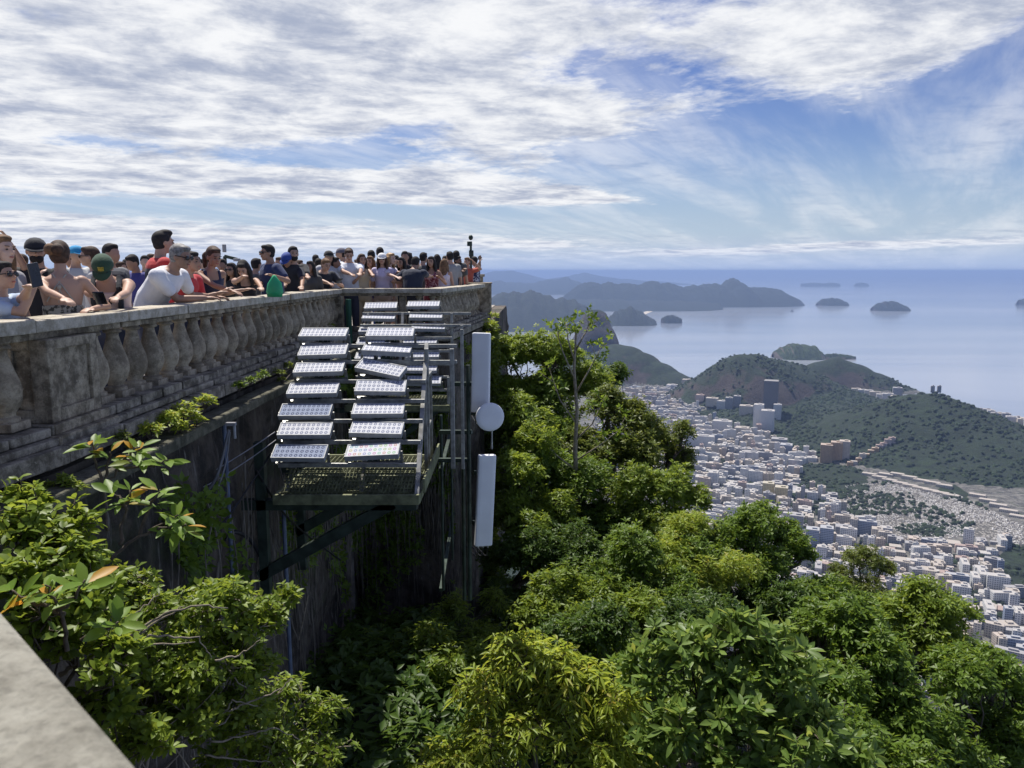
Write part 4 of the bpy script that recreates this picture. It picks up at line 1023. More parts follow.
cable([(230,432,7.2),(224,470,7.2),(205,520,7.0)], .008, M_CABLEG, 'grey cable dropping from the wall bracket')
cable([(256,470,7.9),(290,520,8.6),(340,560,11)], .012, M_CABLE, 'black cable trailing right under the platform')
for (a, b, c_, lb) in (((299,640),(308,595),9.6,'pale stick leaning on the rock under the platform'), ((345,533),(352,530),12,'short pale stub on the rock')):
    tag(MB().tube([at(*a, c_), at(*b, c_)], .012, 6).build('stick', M_BARK_PALE), lb, 'stick')
jb = empty('wall_bracket', at(231, 424, 7.2)); tag(jb, 'small pale insulator bracket on the wall where the cables meet', 'bracket')
MB().box((0, 0, 0), (.09, .05, .03)).build('arm', M_CABLEG, jb); MB().tube([(.03, 0, 0), (.03, 0, -.14)], .015).build('insulator', M_HOUSE, jb)
# roots and dry stems hanging down the rock
rg = np.random.default_rng(21); m = MB()
for k in range(900):
    if k % 3: x_ = rg.uniform(-2.9, -1.0); y_ = 13.98-rg.uniform(0, .25)
    else: x_ = -2.90+rg.uniform(.0, .16); y_ = rg.uniform(6, 14)
    if rg.random() < .15: x_ = rg.uniform(-1.1, -.5); y_ = 14.3+(x_+1.2)*8
    z0_ = rg.uniform(-4.5, -1.8); L = rg.uniform(.4, 2.2); pts = [(x_, y_, z0_)]
    for s_ in range(4): x_ += rg.normal(0, .03); y_ += rg.normal(0, .02)*.4; pts.append((x_, y_, z0_-(s_+1)*L/4))
    m.tube(pts, list(np.linspace(.008, .003, 5)*rg.uniform(.5, 1.7)), 4, False)
tag(m.build('hanging_roots', plain('dry root', (.17, .15, .125), .9, 0, .4, 4)), 'tangle of dry roots and stems hanging down the dark rock', 'roots', kind='stuff')
# lamp posts standing in the crowd
def post_top(px, y0, y1, Y, label, kind):
    b = at(px, y1, Y); tp = at(px, y0, Y); root = empty('camera_pole' if kind else 'lamp_post', (b.x, Y, ZF)); tag(root, label, 'pole')
    MB().tube([(0, 0, 0), (0, 0, tp.z-ZF-.2)], [.045, .03], 8).build('pole', M_STEELD, root)
    h = tp.z-ZF
    if kind:
        MB().ell((0, 0, h-.04), (.06, .06, .07)).build('dome_camera', M_STEELD, root, True); MB().box((-.03, 0, h-.2), (.13, .09, .12)).build('junction_box', M_STEELD, root, bevel=.01)
        MB().box((.01, 0, h-.45), (.12, .08, .16)).build('junction_box', M_STEELD, root, bevel=.01)
    else:
        MB().box((0, 0, h-.07), (.055, .055, .13)).build('lamp_head', M_HOUSE, root, bevel=.01); MB().bar((0, 0, h-.2), (.2, 0, h-.25), .05).build('arm', M_STEELD, root); MB().box((.2, 0, h-.26), (.1, .08, .05)).build('spotlight', M_HOUSE, root, bevel=.008)
    return root
post_top(226, 244, 280, 13, 'slim pole with a small spotlight arm rising out of the crowd', 0)
post_top(471, 236, 270, 20.5, 'dark pole topped by a small camera above the far photographers', 1)
# ================================================================== people
SKIN = [plain('skin %d' % i, c, .55, 0, .06, 4) for i, c in enumerate([(.56, .37, .28), (.44, .27, .19), (.34, .195, .13), (.22, .12, .08), (.62, .43, .34)])]
HAIRC = {'black': plain('black hair', (.012, .010, .010), .8, 0, .5, 30, .004), 'brown': plain('brown hair', (.055, .028, .016), .75, 0, .5, 30, .004),
         'blond': plain('blond hair', (.36, .22, .10), .5, 0, .4, 30, .004), 'grey': plain('grey hair', (.20, .19, .18), .6, 0, .5, 40, .004), 'tan': plain('tan hair', (.16, .09, .045), .8, 0, .4, 30, .004)}
_cl = {}
def cloth(c, pattern=None):
    key = (c, pattern)
    if key in _cl: return _cl[key]
    m_, t, p = new_mat('cloth'); co = obj_co(t); n_ = t.n.new('ShaderNodeTexCoord')
    col = t.mix(t.step(t.noise(co, 5, 4), .3, .7), tuple(x*.85 for x in c), c)
    if pattern:
        f = t.step(t.noise(co, 26, 3, .6), .50, .56) if len(pattern) == 3 else t.step(t.sep(n_.outputs['Object'])[2], 1.33, 1.36); pattern = pattern[:3]; col = t.mix(f, col, pattern)
    t.l.new(col, p.inputs['Base Color']); p.inputs['Roughness'].default_value = .85; p.inputs['Sheen Weight'].default_value = .1
    bump(t, p, t.noise(obj_co(t, 1), 9, 4, .6), .5, .02); _cl[key] = m_; return m_
M_BLACK = plain('black plastic', (.012, .012, .014), .2, 0, .1); M_EYE = plain('dark eye', (.02, .015, .012), .3); M_LIPS = plain('lips', (.36, .13, .10), .5); M_PHONE = plain('phone glass', (.015, .015, .02), .1)
def rc(m, p0, r0, p1, r1, n=12):
    """tapered limb with rounded ends"""
    p0, p1 = Vector(p0), Vector(p1); d = (p1-p0); L = d.length
    if L < 1e-5: m.ell(p0, (r0,)*3, None, n, 8); return
    d /= L; pts, rs = [], []
    for a in (80, 60, 35, 12): pts.append(p0-d*r0*math.sin(R(a))); rs.append(r0*math.cos(R(a)))
    for k in (.0, .33, .66, 1.0): pts.append(p0+d*L*k); rs.append(r0+(r1-r0)*k)
    for a in (12, 35, 60, 80): pts.append(p1+d*r1*math.sin(R(a))); rs.append(r1*math.cos(R(a)))
    m.tube(pts, rs, n)
def loft(m, secs, M=None, n=18):
    vs = []
    for c, rx, ry, T in secs:
        for k in range(n):
            a = 2*math.pi*k/n; vs.append(Vector(c)+T @ Vector((rx*math.cos(a), ry*math.sin(a), 0)))
    fs = [tuple(range(n-1, -1, -1)), tuple((len(secs)-1)*n+k for k in range(n))]
    for i in range(len(secs)-1):
        for k in range(n): fs.append((i*n+k, i*n+(k+1) % n, (i+1)*n+(k+1) % n, (i+1)*n+k))
    m.add(vs, fs)
TEXH = bpy.data.textures.new('strands', 'CLOUDS'); TEXH.noise_scale = .03; TEXH.noise_depth = 2
TEXC = bpy.data.textures.new('folds', 'CLOUDS'); TEXC.noise_scale = .075; TEXC.noise_depth = 2
def organic(m, name, mat_, parent, voxel, smooth=4, fac=.5):
    o = m.build(name, mat_, parent, True)
    r = o.modifiers.new('fuse', 'REMESH'); r.mode = 'VOXEL'; r.voxel_size = voxel; r.use_smooth_shade = True
    s_ = o.modifiers.new('smooth', 'SMOOTH'); s_.factor = fac; s_.iterations = smooth
    return o
def ik(S, T, a, b, pole):
    d = T-S; L = min(d.length, (a+b)*.995); L = max(L, abs(a-b)+.02); d.normalize(); T = S+d*L
    x = (a*a-b*b+L*L)/(2*L); h = math.sqrt(max(0, a*a-x*x)); pl = (pole-d*pole.dot(d)); pl = pl.normalized() if pl.length > 1e-4 else Vector((0, 0, -1))
    return S+d*x+pl*h, T
TORSO_M = [(.79, .10, .09, 0), (.84, .145, .11, 0), (.92, .160, .118, 0), (1.0, .152, .108, 0), (1.09, .145, .103, .0), (1.20, .158, .115, .0), (1.30, .178, .122, .0), (1.37, .183, .108, -.005), (1.415, .150, .085, -.01), (1.45, .085, .062, -.005), (1.475, .055, .055, 0)]
TORSO_F = [(.79, .10, .09, 0), (.84, .150, .115, 0), (.92, .165, .122, 0), (1.0, .145, .102, 0), (1.08, .122, .090, .0), (1.18, .132, .100, .005), (1.27, .150, .125, .015), (1.35, .158, .104, 0), (1.405, .130, .080, -.01), (1.44, .075, .058, -.005), (1.465, .048, .050, 0)]
def inside(x, y):
    if y < 5.6:
        if (x-CN.x)*-.995+(y-CN.y)*.10 < .42: return False
    if y < 14.56: return x < -3.50
    return x < -1.27-.50+(y-14.56)*.118
def person(label, head, phi, lean=0, female=False, skin=1, hair='black', hairstyle='short', top=(.5,.5,.5), pattern=None, sleeve='short', pants=(.05,.06,.10),
           pitch=0, turn=0, tilt=0, handL=None, handR=None, poleL=None, poleR=None, extras=(), lod=1, bulk=1.0, cap=None, shorts=False, group='crowd of visitors along the balustrade', back=False, tuckhand=None):
    """head=(px,py,Y) of the head centre in the photo; phi: facing, 0 toward +X, 90 away from the viewer. lod 0 near, 1 middle, 2 far."""
    face = phi-90; vox = (.0085, .013, .020)[lod]
    TS = TORSO_F if female else TORSO_M
    la = R(lean)
    def T(pt):
        x, y, z = pt; zb = .93
        if z <= zb: return Vector((x, y-.10*math.sin(la)*min(1, max(0, z)/zb), z))
        f = min(1, (z-zb)/.25); a = la*f; rz = z-zb
        # bend the spine gradually
        yy = math.sin(la)*(rz-.125)*1.0+y*math.cos(a) if f >= 1 else math.sin(a)*rz*.5+y*math.cos(a)
        zz = math.cos(la)*(rz-.125)+.125*math.cos(la/2)-y*math.sin(a) if f >= 1 else rz*math.cos(a/2)-y*math.sin(a)
        return Vector((x, yy-.10*math.sin(la), zb+zz))
    def TR(z):
        f = min(1, max(0, (z-.93)/.25)); return Matrix.Rotation(-la*f, 3, 'X')
    neck = T((0, 0, 1.46)); hd = Matrix.Rotation(R(turn), 3, 'Z') @ Matrix.Rotation(R(-pitch), 3, 'X') @ Matrix.Rotation(R(tilt), 3, 'Y')
    npiv = neck+Matrix.Rotation(-la*.6, 3, 'X') @ Vector((0, .012, .055)); hc = npiv+hd @ Vector((0, .035, .095))
    root = empty('person', (0, 0, 0), R(face)); Rz = Matrix.Rotation(R(face), 3, 'Z'); fk = 1.0
    for _ in range(80):      # step back from the rail until the feet stand on the terrace
        Hw = at(head[0], head[1], head[2]*fk); s = max(.80, min(1.14, (Hw.z-ZF)/hc.z)); o2 = Rz @ (hc*s)
        if inside(Hw.x-o2.x, Hw.y-o2.y): break
        fk *= 1.01
    root.scale = (s, s, s); root.location = (Hw.x-o2.x, Hw.y-o2.y, ZF); tag(root, label, 'person', group)
    def loc(q): return (Rz.inverted() @ (at(q[0], q[1], q[2]*fk)-Vector(root.location)))/s
    b = MB()
    # torso
    loft(b, [(T((0, yo, z)), rx*bulk, ry*bulk, TR(z)) for z, rx, ry, yo in TS])
    sh = .155 if female else .178; arms = []
    uR = (.040, .032) if female else (.050, .037); fR = (.033, .022) if female else (.038, .027)
    for sd_, hand, pole in ((-1, handL, poleL), (1, handR, poleR)):
        S = T((sd_*sh*bulk, 0, 1.385)); 
        if hand is None: tgt = T((sd_*(sh+.07)*bulk, .04, .86))
        else: tgt = loc(hand)
        pl = Vector(pole) if pole else Vector((sd_*.5, -.5, -.8))
        E_, W_ = ik(S, tgt, .285, .255, pl); arms.append((sd_, S, E_, W_))
        rc(b, S, uR[0]*1.1, E_, uR[1]); rc(b, E_, uR[1], E_.lerp(W_, .35), fR[0]); rc(b, E_.lerp(W_, .35), fR[0], W_, fR[1])
        b.ell(S-Vector((sd_*.015, 0, .0)), (uR[0]*1.35, uR[0]*1.3, uR[0]*1.3), None, 12, 8)
        d = (W_-E_).normalized(); side = d.cross(Vector((0, 0, 1))); side = side.normalized() if side.length > .1 else Vector((1, 0, 0)); up = side.cross(d)
        Mh = Matrix((side, d, up)).transposed(); pc = W_+d*.05
        b.ell(pc, (.040, .052, .017), Mh, 12, 8)
        if lod <= 1:
            for k, (o_, ln) in enumerate(((-.030, .062), (-.010, .072), (.010, .068), (.030, .052))):
                p0 = W_+d*.085+side*o_; p1 = p0+d*ln*.55-up*.008; p2 = p1+d*ln*.35-up*ln*.35
                rc(b, p0-d*.02, .0095, p1, .009, 8); rc(b, p1, .009, p2, .0078, 8)
            ts = -1 if sd_ > 0 else 1
            t0 = W_+d*.03+side*ts*.028; t1 = t0+d*.028+side*ts*.022; t2 = t1+d*.03+side*ts*.004-up*.008
            rc(b, t0, .012, t1, .010, 8); rc(b, t1, .010, t2, .008, 8)
        else: rc(b, W_+d*.08, .028, W_+d*.15-up*.02, .018, 8)
    # neck and head
    rc(b, T((0, -.005, 1.42)), .062 if not female else .05, npiv+hd @ Vector((0, .005, .05)), .054 if not female else .045)
    def hp(x, y, z): return hc+hd @ Vector((x, y, z))
    b.ell(hp(0, -.012, .02), (.074, .094, .098), hd, 18, 12); b.ell(hp(0, .030, -.035), (.058, .064, .072), hd, 16, 10)
    b.ell(hp(0, .058, -.088), (.030, .026, .022), hd, 10, 7); rc(b, hp(0, .088, .012), .009, hp(0, .108, -.022), .014, 8)
    b.ell(hp(0, .083, .030), (.048, .014, .010), hd, 10, 7)
    for sx in (-1, 1):
        b.ell(hp(sx*.077, -.008, -.008), (.009, .019, .030), hd, 8, 7); b.ell(hp(sx*.038, .060, -.018), (.022, .022, .022), hd, 8, 6)
    # legs
    for sx in (-1, 1):
        Hh = T((sx*.088, 0, .86)); K = Vector((sx*.095, .03-.05*math.sin(la), .48)); A = Vector((sx*.10, -.02, .085))
        rc(b, Hh, .088, K, .056); rc(b, K, .056, K.lerp(A, .35), .058); rc(b, K.lerp(A, .35), .058, A, .038)
        rc(b, A-Vector((0, .02, .035)), .04, (sx*.115, .15, .032), .030)
    body = organic(b, 'body', SKIN[skin], root, vox, 3 if lod else 4)
    # trousers
    q = MB(); loft(q, [(T((0, yo, z)), rx*bulk+.014, ry*bulk+.016, TR(z)) for z, rx, ry, yo in TS[:4]])
    for sx in (-1, 1):
        Hh = T((sx*.088, 0, .86)); K = Vector((sx*.095, .03-.05*math.sin(la), .48)); A = Vector((sx*.10, -.02, .10))
        rc(q, Hh, .103, K if not shorts else Hh.lerp(K, .8), .076 if not shorts else .092)
        if not shorts: rc(q, K, .076, A, .058)
    organic(q, 'shorts' if shorts else 'trousers', cloth(pants), root, max(vox, .013), 3)
    # top
    q = MB(); g = .014
    if sleeve == 'halter': rng_ = [sct for sct in TS if .99 <= sct[0] <= 1.25]
    elif sleeve == 'tank': rng_ = [sct for sct in TS if .90 <= sct[0] <= 1.385]
    else: rng_ = [sct for sct in TS if .90 <= sct[0] <= 1.452]
    loft(q, [(T((0, yo, z)), rx*bulk+g+(.010 if z < 1.1 else 0), ry*bulk+g+(.014 if z < 1.1 else 0), TR(z)) for z, rx, ry, yo in rng_])
    if sleeve == 'tank':
        for sx in (-1, 1):
            for fy in (-.095, .095): rc(q, T((sx*.085, fy*.9, 1.33)), .026, T((sx*.085, fy*.25, 1.428)), .024, 8)
    if sleeve in ('short', 'long'):
        for sd_, S, E_, W_ in arms:
            e = S.lerp(E_, .62 if sleeve == 'short' else 1); rc(q, S, uR[0]*1.1+.022, e, uR[1]+.024)
            q.ell(S-Vector((sd_*.02, 0, 0)), (uR[0]*1.35+.012,)*3, None, 12, 8)
            if sleeve == 'long': rc(q, E_, uR[1]+.018, W_, fR[1]+.014)
    organic(q, {'tank': 'tank_top', 'halter': 'halter_top'}.get(sleeve, 'shirt'), cloth(top, pattern), root, max(vox, .010), 2)
    # hair
    q = MB(); hm_ = HAIRC[hair]
    if hairstyle != 'bald' :
        if not cap: q.ell(hp(0, -.026, .036), (.083, .098, .094), hd, 18, 12); q.ell(hp(0, .030, .090), (.060, .055, .030), hd, 12, 8)
        q.ell(hp(0, -.045, -.01), (.078, .060 if cap else .068, .075), hd, 14, 9)
        if hairstyle == 'quiff': q.ell(hp(0, .02, .105), (.062, .075, .038), hd, 12, 8)
        if hairstyle in ('long', 'curly'):
            for k in range(11):
                a = R(195+k*15)*1.0; a = math.pi+(k-5)/5*R(105)-R(90)
                x_, y_ = math.sin(a+R(90))*.0, 0
            for k in range(13):
                a = (k-6)/6*R(112); x0_, y0_ = .078*math.sin(a), -.02-.075*math.cos(a)
                p0 = hp(x0_, y0_, .03); p1 = hp(x0_*1.12, y0_*1.1, -.08); ln = random.uniform(.16, .26) if hairstyle == 'long' else random.uniform(.05, .18)
                p2 = p1+Vector((x0_*.3, y0_*.4-.02, -ln)); rc(q, p0, .024, p1, .027, 8); rc(q, p1, .027, p2, .014, 8)
        if hairstyle == 'bun': q.ell(hp(0, -.125, .045), (.052, .048, .050), hd, 12, 8)
        if hairstyle == 'ponytail':
            rc(q, hp(0, -.10, .04), .035, hp(0.02, -.16, -.03), .045); rc(q, hp(.02, -.16, -.03), .045, hp(.03, -.15, -.16), .02)
    if hairstyle != 'bald': 
        # keep the face clear: hair sits behind a plane tilted over the forehead
        organic(q, 'hair', hm_, root, max(.010, vox), 2)
    if lod <= 1:
        e = MB()
        for sx in (-1, 1): e.ell(hp(sx*.031, .0835, .004), (.012, .006, .006), hd, 8, 6)
        if 'glasses' not in extras: e.build('eyes', M_EYE, root, True)
        e = MB()
        for sx in (-1, 1): e.bar(hp(sx*.016, .096, .028), hp(sx*.048, .084, .030), .006, .007)
        e.build('eyebrows', hm_, root)
        e = MB(); e.ell(hp(0, .092, -.055), (.022, .006, .008), hd, 10, 6); e.build('lips', M_LIPS, root, True)
    if 'glasses' in extras:
        e = MB()
        for sx in (-1, 1): e.ell(hp(sx*.034, .095, .006), (.030, .008, .021), hd, 12, 8); e.bar(hp(sx*.062, .085, .012), hp(sx*.080, -.01, .010), .006, .008)
        e.bar(hp(-.02, .102, .010), hp(.02, .102, .010), .006, .007); e.build('sunglasses', M_BLACK, root, True)
    if 'beard' in extras: q = MB(); q.ell(hp(0, .045, -.062), (.058, .056, .050), hd, 14, 9); q.build('beard', hm_, root, True)
    if cap:
        cc, brim, emb = cap; q = MB(); vs = []
        n = 20
        for i, (z_, r_) in enumerate(((0, 1.0), (.02, 1.01), (.05, .93), (.078, .74), (.096, .45), (.103, .12))):
            for k in range(n): a = 2*math.pi*k/n; vs.append(hp(.092*r_*math.cos(a), -.012+.112*r_*math.sin(a), .018+z_))
        fs = [(i*n+k, i*n+(k+1) % n, (i+1)*n+(k+1) % n, (i+1)*n+k) for i in range(5) for k in range(n)]+[tuple(5*n+k for k in range(n)), tuple(range(n-1, -1, -1))]
        q.add(vs, fs); cp = q.build('cap', cloth(cc), root, True)
        bs = brim; q = MB(); vs = []
        for z_ in (0, -.006):
            for k in range(11): a = math.pi*k/10; vs.append(hp(.080*math.cos(a), bs*(.07+.105*math.sin(a)), .028+z_-.022*math.sin(a)))
        q.add(vs, [tuple(range(11)), tuple(range(21, 10, -1))]+[(k+1, k, 11+k, 12+k) for k in range(10)]+[(0, 10, 21, 11)])
        q.build('brim', cloth(cc), cp, True)
        if emb:
            q = MB()     # two upright strokes with bars
            for dx in (-.020, -.010, .0, .010, .020): q.bar(hp(dx, .100-abs(dx)*.25, .050), hp(dx, .091-abs(dx)*.25, .088), .0045, .006)
            q.bar(hp(-.020, .0985, .068), hp(-.002, .1015, .068), .005, .0055); q.bar(hp(.002, .1015, .070), hp(.020, .0985, .070), .005, .0055)
            q.build('emblem', plain('yellow thread', (.62, .50, .06), .7), cp)
    return root, arms, T, hp, hd, loc, s
def held(name, label, cat, loc_, sz, mat_, rot=(0, 0, 0), bevel=.003):
    o = MB().box((0, 0, 0), sz).build(name, mat_, None, bevel=bevel); o.location = loc_; o.rotation_euler = [R(a) for a in rot]; return tag(o, label, cat)
WHITE = (.78, .78, .80); NAVY = (.012, .018, .045); BLK = (.014, .014, .018)
# --- front figures
person('woman with long brown hair at the left edge, face half cut by the frame', (2, 250, 5.75), -15, 0, True, 0, 'tan', 'long', (.30, .30, .32), lod=0)
r = person('person in red and pale blue holding up a phone at the left edge', (3, 276, 4.95), -8, 12, False, 1, 'black', 'short', (.45, .55, .70), None, 'short', extras=('glasses',), lod=0,
       handL=(31, 286, 4.75), handR=(35, 284, 4.95), poleL=(-.2, 0, -1), poleR=(.2, 0, -1), pitch=-5)
held('smartphone', 'black phone held up sideways at the left edge', 'phone', at(35, 275, 4.88), (.012, .075, .15), M_PHONE, (10, 0, -20))
person('bearded man in black cap and black T-shirt behind the bare-backed woman', (36, 251, 6.7), -60, 0, False, 1, 'black', 'short', BLK, lod=0, cap=((.014, .015, .022), 1, False), extras=('beard',), pitch=5)
r = person('bare-backed woman with a dark bun and patterned halter top', (60, 255, 6.0), 112, 4, True, 1, 'brown', 'bun', (.40, .38, .32), (.06, .06, .05), 'halter', lod=0, handL=(76, 307, 5.45), poleL=(-1, -.2, -.6), handR=(92, 309, 5.9), poleR=(.6, 0, -1), bulk=1.08)
root_, arms_, T_, hp_, hd_, loc_, s_ = r
q = MB(); q.tube([T_((-.10, -.115, 1.21)), T_((-.03, -.120, 1.33)), T_((.05, -.07, 1.44))], .006, 6); q.tube([T_((.10, -.115, 1.21)), T_((.03, -.120, 1.33)), T_((-.05, -.07, 1.44))], .006, 6)
q.ell(T_((0, -.124, 1.33)), (.018, .008, .018)); q.tube([T_((0, -.125, 1.32)), T_((.03, -.13, 1.22))], .004, 5); q.tube([T_((0, -.125, 1.32)), T_((-.01, -.13, 1.20))], .004, 5); q.build('straps', cloth((.4, .38, .32)), root_)
q = MB(); q.ell(hp_(-.055, -.105, .045), (.050, .048, .052), hd_, 12, 9); organic(q, 'hair_bun', HAIRC['tan'], root_, .01, 1).name = 'hair_bun'
r = person('man in a green cap and pale pink tank top bent over his phone', (103, 268, 6.35), -72, 30, False, 1, 'black', 'short', (.66, .52, .50), None, 'tank', pitch=42, cap=((.030, .075, .040), 1, True), lod=0,
       handL=(112, 304, 5.85), handR=(101, 302, 5.8), poleL=(-.7, .1, -1), poleR=(.7, .1, -1), bulk=1.05)
root_, arms_, T_, hp_, hd_, loc_, s_ = r
q = MB()
for sx in (-1, 1):
    q.tube([T_((sx*.10, .135, 1.12)), T_((sx*.115, .140, 1.28)), T_((sx*.11, .085, 1.41)), T_((sx*.105, -.03, 1.455)), T_((sx*.11, -.13, 1.36))], .026, 8)
q.build('backpack_straps', cloth((.03, .035, .045)), root_)
q = MB(); q.box(T_((0, -.21, 1.22)), (.30, .15, .42), Matrix.Rotation(R(-30), 3, 'X')); bp = q.build('backpack', cloth((.03, .035, .05)), None, bevel=.05)
bp.matrix_world = Matrix.LocRotScale(Vector(root_.location), root_.rotation_euler, root_.scale); tag(bp, 'dark backpack on the back of the man in the green cap', 'backpack')
q = MB(); q.tube([T_((-.13, .09, 1.42)), T_((-.02, .148, 1.28)), T_((.12, .135, 1.10))], .018, 8); q.build('sling_strap', cloth((.02, .02, .025)), root_)
held('smartphone', 'dark phone in the hands of the man in the green cap', 'phone', at(100, 298, 5.72), (.075, .012, .14), M_PHONE, (50, 0, 15))
person('man with dark hair in a red and black jersey turned away', (164, 243, 8.4), 40, 4, False, 1, 'black', 'quiff', (.02, .022, .035), (.45, .03, .03, 1), lod=0, bulk=1.05)
person('grey-haired man in white T-shirt and sunglasses leaning on the rail', (181, 257, 6.95), -12, 44, False, 2, 'grey', 'short', WHITE, lod=0, handL=(216, 297, 7.5), handR=(205, 298, 7.05), poleL=(-.3, -.6, -.9), poleR=(.3, -.6, -.9), extras=('glasses',), pitch=12, bulk=1.05)
person('young woman with curly ponytail and navy sleeveless top leaning on the rail', (214, 257, 7.95), -42, 22, True, 2, 'brown', 'ponytail', (.025, .03, .07), None, 'tank', lod=0, handL=(243, 290, 8.3), handR=(232, 291, 7.75), poleL=(-.4, -.5, -1), poleR=(.5, -.3, -1), pitch=16)
person('person in a red T-shirt half hidden behind the grey-haired man', (192, 262, 8.0), -15, 25, False, 2, 'black', 'short', (.5, .03, .04), lod=1, handL=(222, 292, 8.3), handR=(215, 294, 8.0), poleL=(0, -.5, -1), poleR=(0, -.5, -1))
person('woman with long black hair and black top resting chin on her hand', (243, 269, 8.9), -70, 24, True, 1, 'black', 'long', BLK, None, 'tank', lod=0, pitch=35, turn=-20, handR=(244, 276, 8.55), handL=(262, 289, 8.6), poleR=(.6, 0, -1), poleL=(-.8, 0, -.8))
person('stocky man in navy polo and sunglasses looking left', (267, 253, 10.0), -140, 2, False, 2, 'black', 'short', (.015, .03, .10), lod=0, extras=('glasses',), bulk=1.25, handL=(274, 276, 9.6), handR=(258, 284, 9.8), poleL=(-1, .2, -.6))
q = MB(); vs = []
for k, (z_, w_, d_) in enumerate(((0, .014, .012), (-.045, .045, .02), (-.10, .085, .035), (-.20, .105, .05), (-.265, .09, .035))):
    for a in range(14): aa = 2*math.pi*a/14; vs.append((w_*math.cos(aa)*(1+.06*math.sin(3*aa+k)), d_*math.sin(aa), z_))
q.add(vs, [(i*14+a, i*14+(a+1) % 14, (i+1)*14+(a+1) % 14, (i+1)*14+a) for i in range(4) for a in range(14)]+[tuple(range(13, -1, -1)), tuple(56+a for a in range(14))])
o = q.build('plastic_bag', plain('green plastic', (.03, .38, .16), .35), None, True); o.location = at(274, 275, 9.45); tag(o, 'bright green plastic bag hanging from the hand of the man in navy polo', 'bag')
person('man in a blue cap and black T-shirt with his head bowed', (287, 260, 10.4), -100, 20, False, 2, 'black', 'short', (.012, .014, .03), lod=0, cap=((.03, .07, .30), 1, False), pitch=25, handL=(302, 289, 10.0), handR=(285, 290, 9.9))
person('tall man in a dark T-shirt behind the blue cap, forearm on the rail', (293.5, 254, 11.2), -60, 5, False, 1, 'black', 'short', (.03, .03, .035), lod=1, extras=('beard',), handL=(308, 277, 10.9), poleL=(-.3, -.3, -1))
person('man with cropped tan hair and black T-shirt leaning on the rail with a phone', (326, 265, 12.0), -48, 34, False, 1, 'tan', 'short', (.014, .018, .03), lod=0, pitch=18, handL=(338, 284, 12.0), handR=(332, 285, 11.6), poleL=(-.8, -.2, -.6), poleR=(.8, -.2, -.6), bulk=1.15)
held('smartphone', 'small phone held by the man with cropped tan hair', 'phone', at(339, 281, 11.7), (.075, .012, .14), M_PHONE, (60, 0, 40))
person('young man in a loose white T-shirt looking down at the corner', (349, 255, 14.75), -75, 3, False, 1, 'brown', 'short', (.70, .73, .80), lod=0, pitch=22, bulk=1.15, handL=(360, 274, 14.3), handR=(352, 275, 14.3))
person('woman with brown hair and beige strap top in front of the rail opening', (362, 260, 14.9), -75, 0, True, 1, 'brown', 'long', (.62, .52, .36), None, 'tank', (.55, .45, .3), lod=1, handL=(373, 275, 14.5), handR=(360, 276, 14.6), turn=15)
person('woman with tawny hair and bright blue trousers', (370, 262, 15.2), -100, 0, True, 1, 'tan', 'long', (.50, .34, .24), None, 'tank', (.01, .05, .42), lod=1)
person('woman in a white sun cap and lilac top with a shoulder strap', (382, 259, 15.0), -85, 0, True, 1, 'brown', 'long', (.62, .56, .74), None, 'short', (.55, .42, .32), lod=1, cap=((.75, .75, .76), 1, False), extras=('glasses',), shorts=True)
person('blond woman in a pale lilac T-shirt seen from the side', (391, 259, 15.2), -30, 0, True, 4, 'blond', 'long', (.66, .62, .74), None, 'short', (.5, .42, .3), lod=1, handL=(400, 277, 14.8), handR=(398, 278, 14.6), shorts=True)
person('dark-haired girl beside the blond woman holding something up', (401, 263, 15.4), -110, 0, True, 2, 'black', 'long', (.45, .25, .18), None, 'tank', lod=1, handR=(398, 272, 15.0))
person('man in a black top half hidden behind the couple', (405, 257, 16.2), -80, 0, False, 2, 'black', 'short', BLK, lod=2)
person('broad man in a navy shirt with his back to us, embraced', (416, 263, 14.9), 70, 16, False, 2, 'black', 'short', (.012, .02, .045), lod=0, bulk=1.25, pitch=20, handR=(433, 277, 15.4), handL=(405, 282, 14.9))
person('woman in a dark red floral dress beside the broad navy shirt', (431, 262, 15.2), -100, 0, True, 2, 'black', 'long', (.16, .02, .04), (.5, .3, .32), 'tank', (.16, .02, .04), lod=1, handR=(413, 281, 14.6), handL=(440, 278, 15))
person('girl with auburn hair and white tank top seen from behind', (444.5, 264, 15.3), 80, 0, True, 1, 'tan', 'long', (.72, .68, .78), None, 'tank', lod=1)
person('bearded man in a black T-shirt taking a picture on the corner', (458, 261, 15.6), -35, 0, False, 3, 'black', 'short', (.018, .02, .028), lod=0, extras=('beard',), handL=(465, 269, 15.3), handR=(463, 271, 15.0), poleR=(.5, -.2, -1), poleL=(-.4, -.2, -1))
person('person in orange-red top holding a phone up by the end pier', (467, 262, 16.8), -120, 0, True, 1, 'tan', 'short', (.50, .12, .08), None, 'short', lod=1, handR=(463, 268, 16.5), handL=(474, 262, 16.6))
person('man in a navy and white shirt with both arms raised taking a photo', (473.5, 261, 17.8), 170, 0, False, 2, 'black', 'short', (.03, .03, .09), (.6, .6, .65), lod=1, handR=(480, 260, 18.1), handL=(479, 263, 17.4), poleR=(1, 0, -.6), poleL=(-1, 0, -.5))
held('smartphone', 'tiny phone held high by the last photographer at the end', 'phone', at(478.5, 258, 17.8), (.012, .15, .075), M_PHONE, (0, 0, 10))
